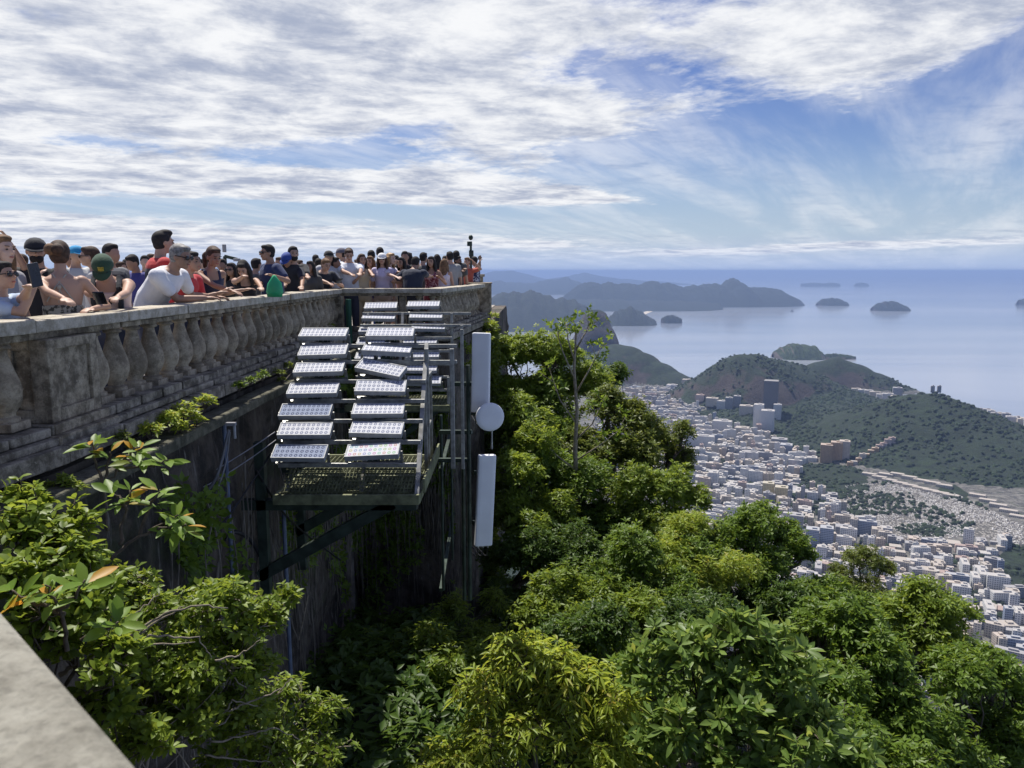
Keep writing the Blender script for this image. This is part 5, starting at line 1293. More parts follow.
# --- heads further back in the crowd
BACKS = [
 ((77, 255, 9.4), 'person in a bright blue cap behind the bare-backed woman', dict(cap=((.02, .28, .55), 1, False), top=(.6, .6, .58), phi=-30)),
 ((89, 257, 8.3), 'woman in sunglasses looking out beside the green cap', dict(female=True, hair='brown', extras=('glasses',), phi=-160, top=(.6, .58, .55))),
 ((112, 254, 8.6), 'dark-haired man right behind the green cap', dict(phi=-20, top=(.2, .2, .2))),
 ((132, 263, 10.6), 'man in a blue-violet polo looking down between the green cap and the jersey', dict(phi=-110, pitch=20, top=(.05, .05, .22), skin=2)),
 ((121, 268, 12.5), 'small brown-haired head right of the green cap', dict(hair='brown', phi=0, top=(.3, .28, .25))),
 ((196, 264, 11.0), 'person in a blue vest behind the young woman', dict(phi=-30, top=(.10, .16, .28), sleeve='tank')),
 ((222, 266, 11.6), 'dark head right of the young woman in navy', dict(phi=-80, skin=2, top=(.1, .1, .1))),
 ((231, 270, 11.0), 'long-haired woman in sunglasses behind the rail between the two young women', dict(female=True, hairstyle='long', extras=('glasses',), phi=-100, skin=2, top=(.02, .02, .02))),
 ((257, 265, 12.5), 'dark head between the long black hair and the navy polo', dict(phi=60, top=(.1, .1, .1))),
 ((310, 267, 13.2), 'dark-haired woman low behind the forearm on the rail', dict(female=True, hairstyle='long', phi=-100, skin=3, top=(.06, .06, .06))),
 ((319, 264, 15.5), 'dark head left of the cropped tan hair', dict(phi=90, top=(.2, .2, .2))),
 ((329, 257, 13.6), 'person in a black cap behind the leaning man with tan hair', dict(cap=((.02, .02, .022), 1, False), phi=-60, top=(.5, .5, .52))),
 ((335.5, 263, 13.8), 'dark-haired person in white left of the white T-shirt', dict(phi=0, top=WHITE, skin=3)),
 ((341, 254, 16.2), 'man in a greyish cap behind the white T-shirt', dict(cap=((.12, .12, .16), 1, False), phi=180, top=WHITE)),
 ((371.5, 256, 16.8), 'dark-haired man looking away above the blue trousers', dict(phi=90, top=(.7, .7, .72))),
 ((380, 253, 17.8), 'dark head directly above the white sun cap', dict(phi=100, top=(.2, .2, .2))),
 ((424, 258, 17.0), 'dark head above the floral dress', dict(phi=60, top=(.08, .08, .08))),
 ((409, 258, 17.2), 'dark wavy head left of the broad navy back', dict(female=True, hairstyle='long', phi=60, top=(.1, .06, .05))),
 ((449.5, 257, 17.6), 'man with short black hair behind the girl in the white tank', dict(phi=120, top=(.3, .3, .3))),
 ((456.5, 256, 18.2), 'dark head directly behind the bearded photographer', dict(phi=80, top=(.1, .1, .1))),
]
for hd__, lb, kw in BACKS:
    kw = dict(kw); ph = kw.pop('phi'); person(lb, hd__, ph, 0, kw.pop('female', False), kw.pop('skin', 1), lod=2, **kw)
rp = random.Random(12)
back_lab = ['shadowed head deep in the crowd, above the %s' % w_ for w_ in ('phone at the left edge', 'bare shoulder', 'shoulder of the green cap man', 'white T-shirt back', 'elbow of the jersey man', 'curly ponytail', 'green bag', 'bowed blue cap', 'black T-shirt of the leaning man', 'beige strap top', 'blond hair', 'floral dress shoulder', 'auburn hair')]
for k, (px, Y) in enumerate(((20, 11), (72, 12.5), (126, 15), (145, 13), (152, 16), (203, 16), (279, 16), (300, 18), (316, 19), (357, 19), (395, 19), (437, 19.5), (445, 21))):
    person(back_lab[k], (px, rp.uniform(259, 265), Y), rp.uniform(0, 360), 0, rp.random() < .5, rp.choice((0, 1, 2)), rp.choice(('black', 'brown')), rp.choice(('short', 'long')), rp.choice(((.5, .5, .52), (.1, .1, .14), (.4, .1, .08), (.1, .2, .3))), lod=2)
# a raised forearm and hand belongs to someone standing behind the left edge
person('person at the far left behind the others raising one open hand', (-6, 262, 6.6), -30, 0, True, 1, 'brown', 'long', (.3, .2, .2), None, 'tank', lod=1, handL=(10, 243, 6.6), poleL=(-.3, -.2, -1))
# ================================================================== trees and bushes
LM = {
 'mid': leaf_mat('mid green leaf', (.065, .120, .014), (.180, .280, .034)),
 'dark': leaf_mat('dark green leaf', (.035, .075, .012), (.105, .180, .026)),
 'bright': leaf_mat('yellow green leaf', (.155, .235, .022), (.350, .430, .060), (.36, .34, .05)),
 'olive': leaf_mat('olive leaf', (.070, .105, .016), (.185, .230, .040)),
 'glossy': leaf_mat('glossy magnolia leaf', (.075, .145, .026), (.230, .330, .075), (.26, .32, .06), rough=.4),
 'lush': leaf_mat('lush green leaf', (.092, .155, .016), (.250, .335, .042)),
 'sprig': leaf_mat('young sprig leaf', (.110, .200, .020), (.240, .360, .050), (.55, .30, .03)),
 'moss': leaf_mat('moss', (.06, .09, .012), (.17, .23, .03)),
}
GR = np.random.default_rng(99)
def unit(a): return a/np.maximum(1e-9, np.linalg.norm(a, axis=-1, keepdims=True))
def leaf_cloud(P, A, K, L, W, spread=(50, 85), droop=.12, big=False, fold=.25, lv=.25):
    """K leaves round each twig tip P with axis A"""
    n = len(P); A = unit(A); ref = np.where(np.abs(A[:, 2:3]) > .9, np.array([[1., 0, 0]]), np.array([[0, 0, 1.]]))
    U = unit(np.cross(A, ref)); V_ = np.cross(A, U)
    ph = GR.uniform(0, 2*np.pi, (n, 1))+np.arange(K)[None]*(2*np.pi/K*1.0)+GR.normal(0, .35, (n, K))
    th = np.radians(GR.uniform(spread[0], spread[1], (n, K)))
    D = A[:, None]*np.cos(th)[..., None]+(U[:, None]*np.cos(ph)[..., None]+V_[:, None]*np.sin(ph)[..., None])*np.sin(th)[..., None]
    ll = L*GR.uniform(1-lv*1.4, 1+lv, (n, K))[..., None]; B = P[:, None]+D*ll*.10-A[:, None]*GR.uniform(0, .45, (n, K))[..., None]*L
    D = D.reshape(-1, 3); B = B.reshape(-1, 3); ll = ll.reshape(-1, 1); AA = np.repeat(A, K, 0)
    S = unit(np.cross(D, AA+GR.normal(0, .25, AA.shape))); N = np.cross(S, D); N *= np.sign((N*AA).sum(1, keepdims=True)+1e-9)
    W_ = W*ll/L; dz = np.array([[0, 0, -1.]])
    t1 = np.repeat(np.stack([GR.random(n), GR.random(n)], 1), K, 0); lf = GR.random((len(D), 2)); tin = .45*t1+.55*lf; tin[:, 1] = lf[:, 1]
    if big:
        st = [(0, .0), (.30, .85), (.62, .95), (.85, .5), (1, 0)]; vs = []
        M_ = [B+D*ll*t_+dz*ll*droop*t_*t_ for t_, _ in st]
        vs = [M_[0]]
        for (t_, w_), m_ in list(zip(st, M_))[1:4]: vs += [m_-S*W_*w_*.5+N*W_*fold*w_*.5, m_, m_+S*W_*w_*.5+N*W_*fold*w_*.5]
        vs.append(M_[4]); X = np.stack(vs, 1); nv = 11
        f3 = np.array([(0, 2, 1), (0, 3, 2), (7, 8, 10), (8, 9, 10)]); f4 = np.array([(1, 2, 5, 4), (2, 3, 6, 5), (4, 5, 8, 7), (5, 6, 9, 8)])
    else:
        m_ = B+D*ll*.45+dz*ll*droop*.2; X = np.stack([B, m_+S*W_*.5+N*W_*fold*.5, B+D*ll+dz*ll*droop, m_-S*W_*.5+N*W_*fold*.5], 1); nv = 4
        f3 = np.array([(0, 1, 2), (0, 2, 3)]); f4 = None
    return X.reshape(-1, 3), nv, f3, f4, np.repeat(tin, nv, 0), len(D)
def leaf_mesh(name, clouds, mat_, parent):
    Vs, F3, F4, Tn, o = [], [], [], [], 0
    for X, nv, f3, f4, tin, n in clouds:
        off_ = (np.arange(n)*nv)[:, None, None]+o; F3.append((f3[None]+off_).reshape(-1, 3))
        if f4 is not None: F4.append((f4[None]+off_).reshape(-1, 4))
        Vs.append(X); Tn.append(tin); o += len(X)
    f3 = np.concatenate(F3); f4 = np.concatenate(F4) if F4 else np.zeros((0, 4), int)
    T_ = np.concatenate(Tn); T4 = np.ones((len(T_), 4)); T4[:, 0] = T_[:, 0]; T4[:, 1] = T_[:, 1]; T4[:, 2] = 0
    me = fast_mesh(name, np.concatenate(Vs), np.concatenate([f3.ravel(), f4.ravel()]), np.concatenate([np.full(len(f3), 3), np.full(len(f4), 4)]), T4)
    return link(name, me, mat_, parent)
def sphere_pts(n, lo=-.55):
    z = GR.uniform(lo, 1, n); a = GR.uniform(0, 2*np.pi, n); r = np.sqrt(1-z*z); return np.stack([r*np.cos(a), r*np.sin(a), z], 1)
LEAFN = [0]
def plant(name, label, cat, blobs, mat_, Lpx, K=7, aspect=.38, dens=8.0, base=None, trunk_r=.12, bark=None, spread=(50, 85), droop=.15, big=False, group=None, squash=.85, twigs=14, clump=None, parts=('trunk', 'crown'), keep_trunk=True, fold=.25, sub=True):
    """blobs: (px, py, Y, r_px). Each blob becomes a cluster of smaller leaf clumps round limbs that leave the trunk."""
    dens *= 1.55
    Ym = sum(b[2] for b in blobs)/len(blobs); C = [np.array(at(b[0], b[1], b[2])) for b in blobs]; Rr = [b[3]*b[2]/F for b in blobs]
    cen = sum(c*r for c, r in zip(C, Rr))/sum(Rr)
    if base is None: base = (cen[0]-.3, cen[1]+.4)
    bz = gz(base[0], base[1])-.2 if len(base) == 2 else base[2]
    root = empty(name, (base[0], base[1], bz)); tag(root, label, cat, group); o0 = np.array([base[0], base[1], bz])
    if group == G1 and Ym > 10.5: Lpx *= .80
    L = Lpx*Ym/F; clouds = []; tb = MB(); 
    trunk_top = np.array([cen[0], cen[1], cen[2]-max(Rr)*.5])
    def curve(a, b, r0, r1, wob, n=6, sides=7):
        pts = []; d = b-a; ln = np.linalg.norm(d)
        for i in range(n+1):
            t_ = i/n; q = a+d*t_+(GR.normal(0, wob*ln, 3) if 0 < i < n else 0); q = q+np.array([0, 0, -ln*.06*math.sin(math.pi*t_)]) ; pts.append(tuple(q-o0))
        tb.tube(pts, list(np.linspace(r0, r1, n+1)), sides, False); return [np.array(q)+o0 for q in pts]
    tp = curve(o0.copy(), trunk_top, trunk_r, trunk_r*.5, .03, 8, 9)
    for c, r in zip(C, Rr):
        j = tp[GR.integers(4, 9)]; lp = curve(j, c-np.array([0, 0, r*.25]), trunk_r*.42, trunk_r*.16, .05)
        nsub = 9 if sub else 1
        sd = sphere_pts(nsub, -.35); sc = c+sd*np.array([r, r, r*squash])*GR.uniform(.45, .72, (nsub, 1)); sr = r*GR.uniform(.26, .60, nsub)
        if not sub: sc, sr = c[None], np.array([r])
        for s_c, s_r in zip(sc, sr):
            if sub: curve(lp[GR.integers(3, 7)], s_c, trunk_r*.16, trunk_r*.05, .05, 4, 5)
            n = max(5, int(dens*(s_r/L)**2)); sp = sphere_pts(n, -.7)
            rad = GR.uniform(.55, 1.0, (n, 1))**.6*(1+.14*np.sin(sp[:, :1]*5+s_r*40)+.14*np.sin(sp[:, 1:2]*6+s_r*25))
            P = s_c+sp*rad*s_r*np.array([1, 1, squash]); P += GR.normal(0, L*.35, P.shape)
            out = GR.random(n) < .14; P[out] += sp[out]*s_r*GR.uniform(.1, .6, (out.sum(), 1))
            A = sp*.55+np.array([0, 0, .75])+GR.normal(0, .3, P.shape)
            clouds.append(leaf_cloud(P-o0, A, K, L, L*aspect, spread, droop, big, fold))
            for q in P[:twigs]: curve(s_c, q, max(.004, trunk_r*.04), .002+L*.012, .05, 3, 4)
    tb.build(parts[0], bark or M_BARK, root, True)
    LEAFN[0] += sum(c_[5] for c_ in clouds)
    leaf_mesh(parts[1], clouds, LM[mat_], root); return root

G1 = 'trees on the slope below the viewpoint'
plant('tree', 'dense rounded tree highest on the slope, right behind the upper white antenna', 'tree', [(512,356,20,30),(538,352,20,28),(562,360,20.5,26),(590,385,20.5,26),(545,392,20,36),(508,402,19.5,30)], 'lush', 5.2, group=G1, trunk_r=.16)
plant('tree', 'small very dark clump of tree jutting against the sea below the steep blue hill', 'tree', [(617,372,25,12),(610,380,25,12),(600,392,25,14)], 'dark', 4, group=G1, trunk_r=.1)
plant('tree', 'loose olive-yellow tree running down the ridge line over the city', 'tree', [(606,414,18.5,30),(636,420,18.5,24),(660,440,18.5,26),(684,432,18.5,12),(680,462,18.5,20),(630,455,18,32),(592,448,18,34)], 'olive', 5.5, dens=6.5, group=G1, trunk_r=.14)
plant('tree', 'bushy green tree in the middle of the slope right of the lower white antenna', 'tree', [(545,468,16.5,36),(582,486,16.5,38),(534,505,16,32),(612,520,16,30)], 'mid', 6, group=G1, trunk_r=.15)
plant('tree', 'leafy light green tree on the ridge beside the first city blocks', 'tree', [(632,492,16,36),(668,490,16,28),(690,500,16,18),(650,525,15.5,34)], 'lush', 6.5, group=G1, trunk_r=.14)
plant('tree', 'dark glossy tree hugging the edge of the rock wall', 'tree', [(532,560,14,36),(560,590,13.5,38),(524,606,13.5,28),(585,552,14,32)], 'dark', 6, group=G1, trunk_r=.15, dens=9)
plant('tree', 'tree with pale feathery top in the centre of the slope', 'tree', [(640,556,13.5,40),(610,590,13,32),(672,590,13,32),(690,560,14,26)], 'mid', 6.5, group=G1, trunk_r=.14)
plant('tree', 'broad round tree whose crown rises against the middle of the city', 'tree', [(758,524,15.5,28),(732,540,15.5,30),(786,542,15.5,24),(715,570,15,30),(765,572,15,36),(802,556,15.5,14),(800,590,14.5,20)], 'mid', 6, group=G1, trunk_r=.16)
plant('tree', 'sparse olive treetop standing alone against the city', 'tree', [(860,561,20,20),(842,574,20,15),(882,568,20,14),(868,590,19.5,22)], 'olive', 3.8, dens=4.5, group=G1, trunk_r=.09)
plant('tree', 'deep green tree right of the lone olive treetop', 'tree', [(928,602,13.5,28),(900,612,13.5,24),(956,616,13.5,24),(925,640,13,34)], 'lush', 8, group=G1, trunk_r=.13)
plant('tree', 'deep green tree filling the lower right edge', 'tree', [(990,668,12.5,30),(1018,690,12.5,28),(962,676,12,36),(1000,735,12,44),(1040,740,12,30)], 'mid', 8.5, group=G1, trunk_r=.14)
plant('tree', 'large dark leafy tree between the pale magnolia-like bush and the right edge', 'tree', [(850,625,12,34),(880,668,11.5,44),(835,690,11,38),(915,720,11,46),(860,745,11,44),(950,765,11,40),(818,618,12.5,22)], 'mid', 9, group=G1, trunk_r=.15, aspect=.42)
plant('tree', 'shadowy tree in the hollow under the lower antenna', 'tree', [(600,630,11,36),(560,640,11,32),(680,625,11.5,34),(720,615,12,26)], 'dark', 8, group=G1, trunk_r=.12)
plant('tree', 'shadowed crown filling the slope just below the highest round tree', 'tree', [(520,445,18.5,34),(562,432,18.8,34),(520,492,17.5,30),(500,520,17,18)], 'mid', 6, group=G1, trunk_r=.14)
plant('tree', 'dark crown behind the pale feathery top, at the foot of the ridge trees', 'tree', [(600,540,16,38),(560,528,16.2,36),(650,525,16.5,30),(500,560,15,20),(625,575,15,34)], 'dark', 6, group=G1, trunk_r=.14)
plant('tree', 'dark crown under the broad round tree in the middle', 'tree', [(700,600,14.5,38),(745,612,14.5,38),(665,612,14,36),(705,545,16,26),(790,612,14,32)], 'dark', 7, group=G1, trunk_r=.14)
plant('tree', 'mid green crown spreading under the lone olive treetop', 'tree', [(820,592,15,26),(855,612,15.5,26),(885,628,15,26),(840,648,14,36),(800,640,13,34)], 'mid', 7, group=G1, trunk_r=.12)
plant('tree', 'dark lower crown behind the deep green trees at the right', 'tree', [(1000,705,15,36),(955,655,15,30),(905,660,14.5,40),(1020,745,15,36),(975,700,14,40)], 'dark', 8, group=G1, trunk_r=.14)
plant('tree', 'dark crown low in the frame behind the glossy whorled bush', 'tree', [(640,690,10,44),(700,690,10,44),(590,640,11,36),(770,700,10,46),(840,745,10,44),(640,745,9.8,46),(900,765,10,40)], 'mid', 9, group=G1, trunk_r=.12)
plant('tree', 'slender bright tree growing in front of the dark edge of the rock wall', 'tree', [(520,470,15.5,24),(540,440,16.5,28),(526,415,17.5,28),(512,505,15,20),(530,530,14.5,28),(552,512,15.2,28)], 'lush', 6.5, group=G1, trunk_r=.12)
plant('tree', 'low spreading bright crown in the centre above the yellow-green bush', 'tree', [(560,590,12.5,28),(600,604,12.5,30),(536,618,12,26),(642,612,12,28),(575,628,12,26)], 'lush', 8, group=G1, trunk_r=.1)
plant('tree', 'feathery bright crown between the round tree and the ridge trees', 'tree', [(690,530,14.5,24),(668,555,14,30),(700,575,13.8,28),(730,570,14,26)], 'bright', 6.5, aspect=.26, group=G1, trunk_r=.1)
plant('tree', 'small crown plugging the hollow beside the shadowy tree', 'tree', [(640,625,12.5,26),(620,655,11.5,26),(660,650,12,24)], 'mid', 7, group=G1, trunk_r=.08)
G2 = 'bushes at the foot of the rock wall'
plant('bush', 'pale-topped bush with large whorled glossy leaves, bottom centre right', 'bush', [(735,640,8.3,38),(690,650,8.3,32),(790,668,8.1,42),(650,668,8.3,28),(735,705,7.9,46),(800,730,7.7,46),(680,740,7.7,46),(750,768,7.5,46),(845,768,7.8,36)], 'glossy', 16, K=8, aspect=.34, dens=5.5, big=True, group=G2, trunk_r=.07, parts=('stem', 'foliage'), spread=(42, 80), droop=.10)
plant('bush', 'bright yellow-green bush with narrow drooping leaves, bottom centre', 'bush', [(520,652,9,34),(560,672,8.8,38),(485,690,8.8,34),(600,700,8.6,38),(545,725,8.4,44),(490,750,8.3,42),(600,760,8.3,44),(440,768,8.3,30)], 'bright', 13, K=7, aspect=.24, dens=6.0, big=False, group=G2, trunk_r=.06, parts=('stem', 'foliage'), droop=.55, spread=(45, 95), fold=.35)
plant('bush', 'dark bush in the shade at the foot of the rock wall below the platform', 'bush', [(345,690,11,36),(385,672,11.3,34),(425,650,11.5,30),(455,668,11,34),(400,720,10.5,42),(345,750,10,44),(440,740,10.3,42)], 'lush', 9, K=7, dens=6.5, group=G2, trunk_r=.06, parts=('stem', 'foliage'), droop=.3)
plant('bush', 'mid green ferny bush directly under the rock wall, centre', 'bush', [(455,612,12.6,20),(430,640,12.3,22),(480,640,12.2,22),(375,652,12,22),(350,664,11.8,20),(495,600,12.8,14)], 'lush', 7, K=8, aspect=.22, dens=5, group=G2, trunk_r=.04, parts=('stem', 'foliage'), droop=.3)
plant('bush', 'small-leaved bush with bare arching branches in the lower left', 'bush', [(160,618,4.4,36),(210,612,4.5,38),(255,622,4.6,28),(285,600,4.8,16),(205,668,4.3,40),(255,672,4.5,30),(150,672,4.2,36),(180,720,4.1,40),(120,640,4.1,30),(235,725,4.3,34),(130,590,4.5,26),(170,700,4.4,44),(215,650,4.7,44),(140,740,4.2,40),(230,600,4.8,30)], 'lush', 9.5, K=6, aspect=.50, dens=4.8, big=False, group=G2, base=(-2.35, 3.3, -3.6), trunk_r=.02, parts=('stem', 'foliage'), bark=M_BARK_PALE, droop=.15)
plant('bush', 'broad-leaved light green bush against the balustrade corner, far left', 'bush', [(50,560,3.7,40),(20,530,3.8,34),(85,605,3.6,36),(70,530,3.9,26),(15,580,3.5,36),(45,615,3.4,36),(110,660,3.4,30),(90,560,3.9,30),(60,640,3.5,34),(30,500,4.0,22),(110,700,3.5,34),(145,745,3.5,34)], 'lush', 13, K=6, aspect=.48, dens=4.6, big=True, group=G2, base=(-2.3, 2.9, -3.2), trunk_r=.018, parts=('stem', 'foliage'), droop=.15)
plant('bush', 'straggly bush of thin pale branches along the bottom edge left of centre', 'bush', [(285,705,4.8,28),(325,712,4.9,20),(265,750,4.6,34),(315,755,4.7,32),(220,768,4.4,30),(285,740,4.9,34)], 'lush', 11, K=6, aspect=.36, dens=3.8, group=G2, base=(-1.75, 4.1, -4.0), trunk_r=.018, parts=('stem', 'foliage'), bark=M_BARK_PALE, twigs=26, droop=.25)
print('leaves', LEAFN[0])
# single sprigs with big leaves
def sprig(label, stems, mat_, Lpx, K, aspect=.42, spread=(55, 88)):
    """stems: list of pixel polylines ending in a leaf whorl"""
    b = at(*stems[0][0]); root = empty('sprig', b); tag(root, label, 'sprig'); tb = MB(); o0 = np.array(b); cl = []
    for st in stems:
        P_ = [at(*q) for q in st]; pts = []
        for i in range(len(P_)-1):
            for k in range(5): pts.append(P_[i].lerp(P_[i+1], k/5)-b+Vector(GR.normal(0, .006, 3)))
        pts.append(P_[-1]-b); tb.tube(pts, list(np.linspace(.010, .004, len(pts))), 6)
        L = Lpx*P_[-1].y/F; d = np.array(P_[-1]-P_[-2]); d = d/np.linalg.norm(d)
        n = 1; cl.append(leaf_cloud(np.array([P_[-1]])-o0, np.array([d*.4+np.array([0, -.25, .8])]), K, L, L*aspect, spread, .12, True, .3))
        cl.append(leaf_cloud(np.array([P_[-1]])-o0-d*L*.35, np.array([d*.3+np.array([0, -.2, .8])]), max(3, K-2), L*1.05, L*aspect, spread, .2, True, .3))
    tb.build('stem', M_BARK, root, True); leaf_mesh('leaves', cl, LM[mat_], root); return root
sprig('sprig with fresh lance-shaped green leaves hanging before the dark wall', [[(110,560,3.5),(140,535,3.55),(162,525,3.6),(178,515,3.6)], [(120,545,3.55),(125,510,3.6),(130,490,3.6)], [(140,535,3.55),(150,505,3.6),(160,490,3.6)], [(150,530,3.55),(175,528,3.6),(186,526,3.6)], [(125,510,3.6),(118,498,3.6),(112,494,3.6)]], 'sprig', 24, 6, .34)
sprig('sprig of yellowing leaves beside the ledge at the pier foot', [[(108,530,4.2),(104,490,4.25),(120,465,4.3),(142,458,4.3)], [(104,490,4.25),(95,462,4.3),(92,440,4.3)], [(115,470,4.3),(150,465,4.3),(168,460,4.3)], [(120,465,4.3),(130,452,4.3),(140,447,4.3)], [(104,490,4.25),(108,460,4.3),(110,452,4.3)]], 'sprig', 20, 6, .36)
sprig('large-leaved shoot with orange-tinged leaves over the near parapet', [[(70,650,3.0),(60,610,3.0),(45,585,3.0)], [(60,610,3.0),(75,595,3.0),(85,580,3.0)], [(60,615,3.0),(30,600,3.0),(12,590,3.0)], [(80,640,3.0),(105,630,3.0),(118,622,3.0)]], 'sprig', 30, 7, .38)
# bare arching branches that show in front of the small-leaved bush
def branch(label, lines, mt=M_BARK_PALE, r=.0065):
    root = empty('fallen_branch', at(*lines[0][0])); tag(root, label, 'branch'); b = root.location.copy()
    for ln in lines:
        P_ = [at(*q) for q in ln]; pts = []
        for i in range(len(P_)-1):
            for k in range(6): pts.append(P_[i].lerp(P_[i+1], k/6)-b+Vector(GR.normal(0, .004, 3)))
        pts.append(P_[-1]-b); MB().tube(pts, list(np.linspace(r*ln[0][3] if len(ln[0]) > 3 else r, r*.35, len(pts))), 7).build('limb', mt, root, True)
def at3(q): return at(q[0], q[1], q[2])
_at = at
def at(px, py, Y, *a): return _at(px, py, Y)
branch('grey-brown arching branches spreading through the small-leaved bush', [[(60,674,3.6,2.0),(90,658,3.65),(125,640,3.7),(165,612,3.75),(205,605,3.8),(228,608,3.85)], [(75,668,3.6,1.8),(130,648,3.7),(195,642,3.8)],
   [(90,660,3.6,1.5),(130,640,3.7),(158,620,3.75),(185,606,3.8)], [(100,655,3.65,1.2),(150,635,3.7),(198,638,3.8),(212,658,3.85)], [(95,628,3.7),(120,628,3.7),(145,605,3.75),(160,592,3.8)], [(215,660,3.85),(240,655,3.9),(260,640,3.9)]])
branch('pale bare twigs arching along the bottom left of centre', [[(200,738,4.1,1.2),(225,712,4.2),(250,702,4.25),(280,690,4.3),(292,678,4.35)], [(205,755,4.1),(240,760,4.2),(270,762,4.3)], [(210,742,4.1),(245,736,4.2),(275,728,4.25),(300,740,4.3)], [(225,712,4.2),(232,700,4.2),(258,706,4.25)]])
sap = empty('dead_sapling', _at(577, 500, 16.2)); tag(sap, 'thin half-bare sapling sticking up out of the ridge trees', 'tree'); b = sap.location.copy(); tb = MB(); tips = []
tr_ = [_at(px, py, 16.2) for px, py in ((577,500),(575,450),(577,410),(574,370),(576,335),(573,318))]
tb.tube([q-b for q in tr_], [.06, .05, .04, .03, .02, .008], 7)
for (p0, p1, p2) in (((576,440),(592,424),(606,395)), ((577,425),(560,400),(548,365)), ((575,395),(588,372),(604,342)), ((575,380),(562,350),(556,328)), ((576,350),(584,335),(592,324)), ((577,460),(600,445),(622,428)), ((576,470),(556,455),(540,430)), ((574,360),(568,340),(566,322))):
    P_ = [_at(*p0, 16.2), _at(*p1, 16.1), _at(*p2, 16.3)]; tb.tube([q-b for q in P_], [.022, .014, .005], 6); tips += [P_[2], P_[1].lerp(P_[2], .6)]
    for k in range(3): q = P_[1].lerp(P_[2], .3*k+.2); e = q+Vector((random.uniform(-.3, .3), random.uniform(-.2, .2), random.uniform(.05, .4))); tb.tube([q-b, e-b], [.008, .003], 5); tips.append(e)
tb.build('trunk', M_BARK_PALE, sap, True)
P = np.array([tuple(q-b) for q in tips]+[tuple(_at(575, 322, 16.2)-b)]); P = np.repeat(P, 3, 0)+GR.normal(0, .09, (len(P)*3, 3)); leaf_mesh('leaves', [leaf_cloud(P, sphere_pts(len(P), 0), 6, .12, .05)], LM['mid'], sap)
# plants on the ledges
def tuft(label, spots, mat_, Lpx, K=7, aspect=.35, dens=7, name='ledge_plant'):
    b = at(*spots[0][:3]); root = empty(name, b); tag(root, label, 'plant', 'plants rooted on the stone ledges'); o0 = np.array(b); cl = []; tb = MB()
    if len(spots) > 1: tb.tube([Vector(at(q[0], q[1]+q[3]*.5, q[2]))-Vector(b) for q in spots], .006, 5)
    for px, py, Y, rp_ in spots:
        c = np.array(at(px, py, Y)); r = rp_*Y/F; L = Lpx*Y/F; n = max(6, int(dens*(r/L)**2)); sp = sphere_pts(n, -.2)
        P = c+sp*GR.uniform(.3, 1, (n, 1))*np.array([r, r, r*.8]); cl.append(leaf_cloud(P-o0, sp*.5+np.array([0, 0, .8]), K, L, L*aspect, (40, 85), .2))
        for q in P[:10]: tb.tube([c-o0-np.array([0, 0, r*.8]), q-o0], [.004, .002], 4)
    tb.build('stems', M_BARK, root); leaf_mesh('leaves', cl, LM[mat_], root)
def ledge_at(px, up=0, x=-2.83): Y = x*F/(px-512)*1.0; return Y
tuft('fresh green tuft below the steps left of the panelled pier', [(40,492,4.75,16),(62,482,4.8,12),(22,500,4.6,15),(75,488,4.8,10)], 'lush', 6)
tuft('yellow-green clump on the ledge under the second and third balusters', [(122,436,5.6,9),(130,445,5.6,8)], 'moss', 4)
tuft('largest leafy clump growing on the ledge under the balusters', [(150,430,6.0,14),(168,420,6.3,16),(185,412,6.6,15),(178,428,6.4,12),(204,402,6.9,11),(195,420,6.7,9)], 'bright', 6)
tuft('small green tuft on the ledge left of the topmost near floodlight', [(238,386,7.9,8),(250,380,8.2,7),(262,376,8.5,7)], 'mid', 5)
tuft('moss along the ledge behind the left floodlight column', [(278,372,9.3,6),(290,366,9.8,6),(302,358,10.4,6),(283,380,9.3,5)], 'moss', 4)
tuft('upright green plant at the foot of the green pipe', [(330,328,13.6,7),(331,340,13.6,6)], 'lush', 5)
tuft('weeds on the far ledge beside the corner pier', [(490,325,18,8),(484,338,17.2,9),(476,346,16.6,9),(468,352,16,8),(494,316,18.6,5),(470,365,15.6,7)], 'bright', 4)
tuft('green weeds low on the far ledge behind the right floodlight column', [(455,338,15,6),(445,342,14.8,6),(462,345,15.2,6)], 'mid', 4)
n = 5200; P = []
for _ in range(n):      # little plants clinging to the face of the rock
    if GR.random() < .55: x_, y_ = GR.uniform(-2.9, -1.1), 13.85-GR.uniform(0, .1)
    else: x_, y_ = -2.80, GR.uniform(5.5, 13.8)
    P.append((x_, y_, -1.7-abs(GR.normal(0, 2.2))))
P = np.array(P); k_ = fbm(P[:, 0]*1.7+P[:, 1]*1.7, P[:, 2]*1.3, 4, 61) > .56; P = P[k_]
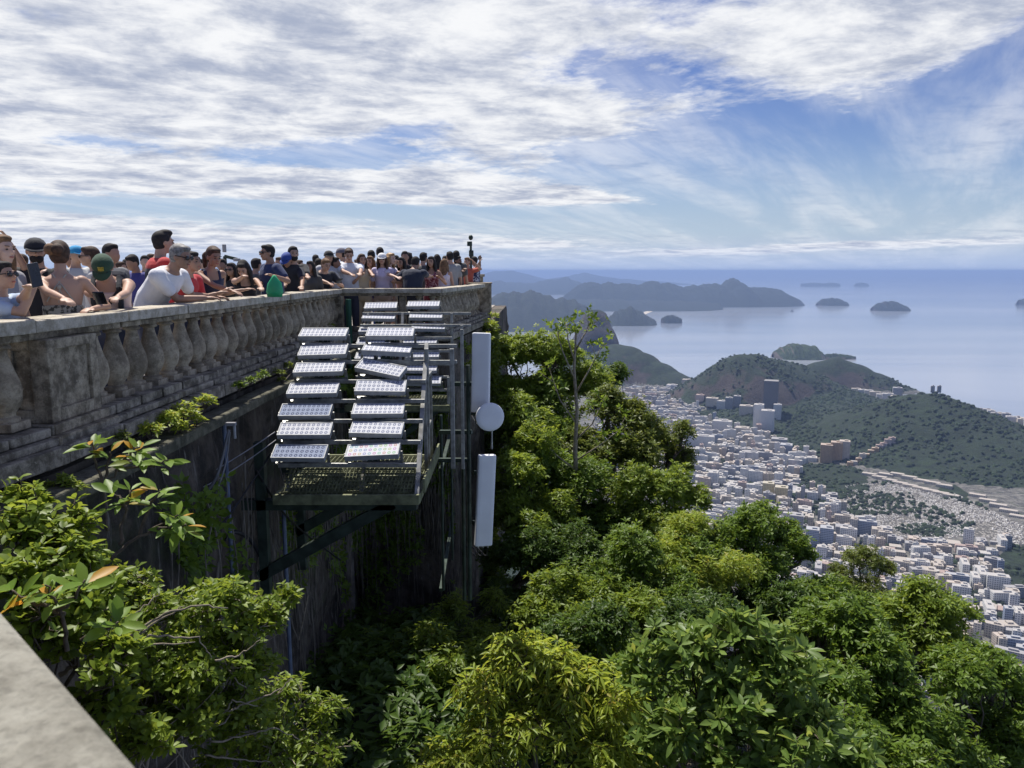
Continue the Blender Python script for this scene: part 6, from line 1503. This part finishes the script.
tag(leaf_mesh('wall_plants', [leaf_cloud(P, GR.normal(0, .5, P.shape)+np.array([.6, -.6, .6]), 6, .10, .045)], LM['mid'], None), 'small plants clinging to cracks in the dark rock wall', 'plants', kind='stuff')
# moss and creepers down the outer corner of the wall
n = 2600; zz = GR.uniform(-8.0, -1.3, n); xx = -.56+GR.normal(0, .10, n)+.04*np.sin(zz*2.2); P = np.stack([xx, 19.0+GR.uniform(-.8, .5, n), zz], 1)
m_ = leaf_mesh('creeper', [leaf_cloud(P, GR.normal(0, 1, P.shape)+np.array([.5, -.6, .6]), 5, .13, .07)], LM['moss'], None); tag(m_, 'mossy creeper running down the outer corner of the rock wall', 'creeper', kind='stuff')
# low undergrowth covering the slope between the trees
n = 38000; xx = GR.uniform(-3.5, 26, n); yy = GR.uniform(5.5, 34, n); keep = ~((xx < -.6) & (yy > 14.3)) & ~((xx < -2.9) & (yy > 4)); xx, yy = xx[keep], yy[keep]
zz = np.array([gz(a, b_) for a, b_ in zip(xx, yy)])+GR.uniform(0, .5, len(xx)); P = np.stack([xx, yy, zz], 1)
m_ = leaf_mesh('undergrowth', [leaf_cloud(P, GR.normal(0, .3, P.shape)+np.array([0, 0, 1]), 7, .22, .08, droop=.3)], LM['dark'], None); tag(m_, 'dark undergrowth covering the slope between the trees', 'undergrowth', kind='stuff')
n = 1500; xx = GR.uniform(2.5, 34, n); yy = GR.uniform(14.5, 44, n); keep = (xx+yy > 20); xx, yy = xx[keep], yy[keep]; zz = np.array([gz(a, b_) for a, b_ in zip(xx, yy)])
lumps('thicket', np.stack([xx, yy], 1), zz+.3, GR.uniform(.5, 1.1, len(xx)), 'dark thicket on the ground under the trees of the slope', 6)
# wooded lower slope of the mountain
n = 9000; rr_ = GR.uniform(28, 900, n)**1.0; aa = GR.uniform(-.2, 1.2, n); xx = rr_*np.sin(aa); yy = 18+rr_*np.cos(aa); zz = np.array([gz(a, b_) for a, b_ in zip(xx, yy)])
lumps('slope_woods', np.stack([xx, yy], 1), zz+1.0, GR.uniform(2.0, 4.2, n)*(1+rr_/400), 'dark woods clothing the lower slope of the mountain', 5)
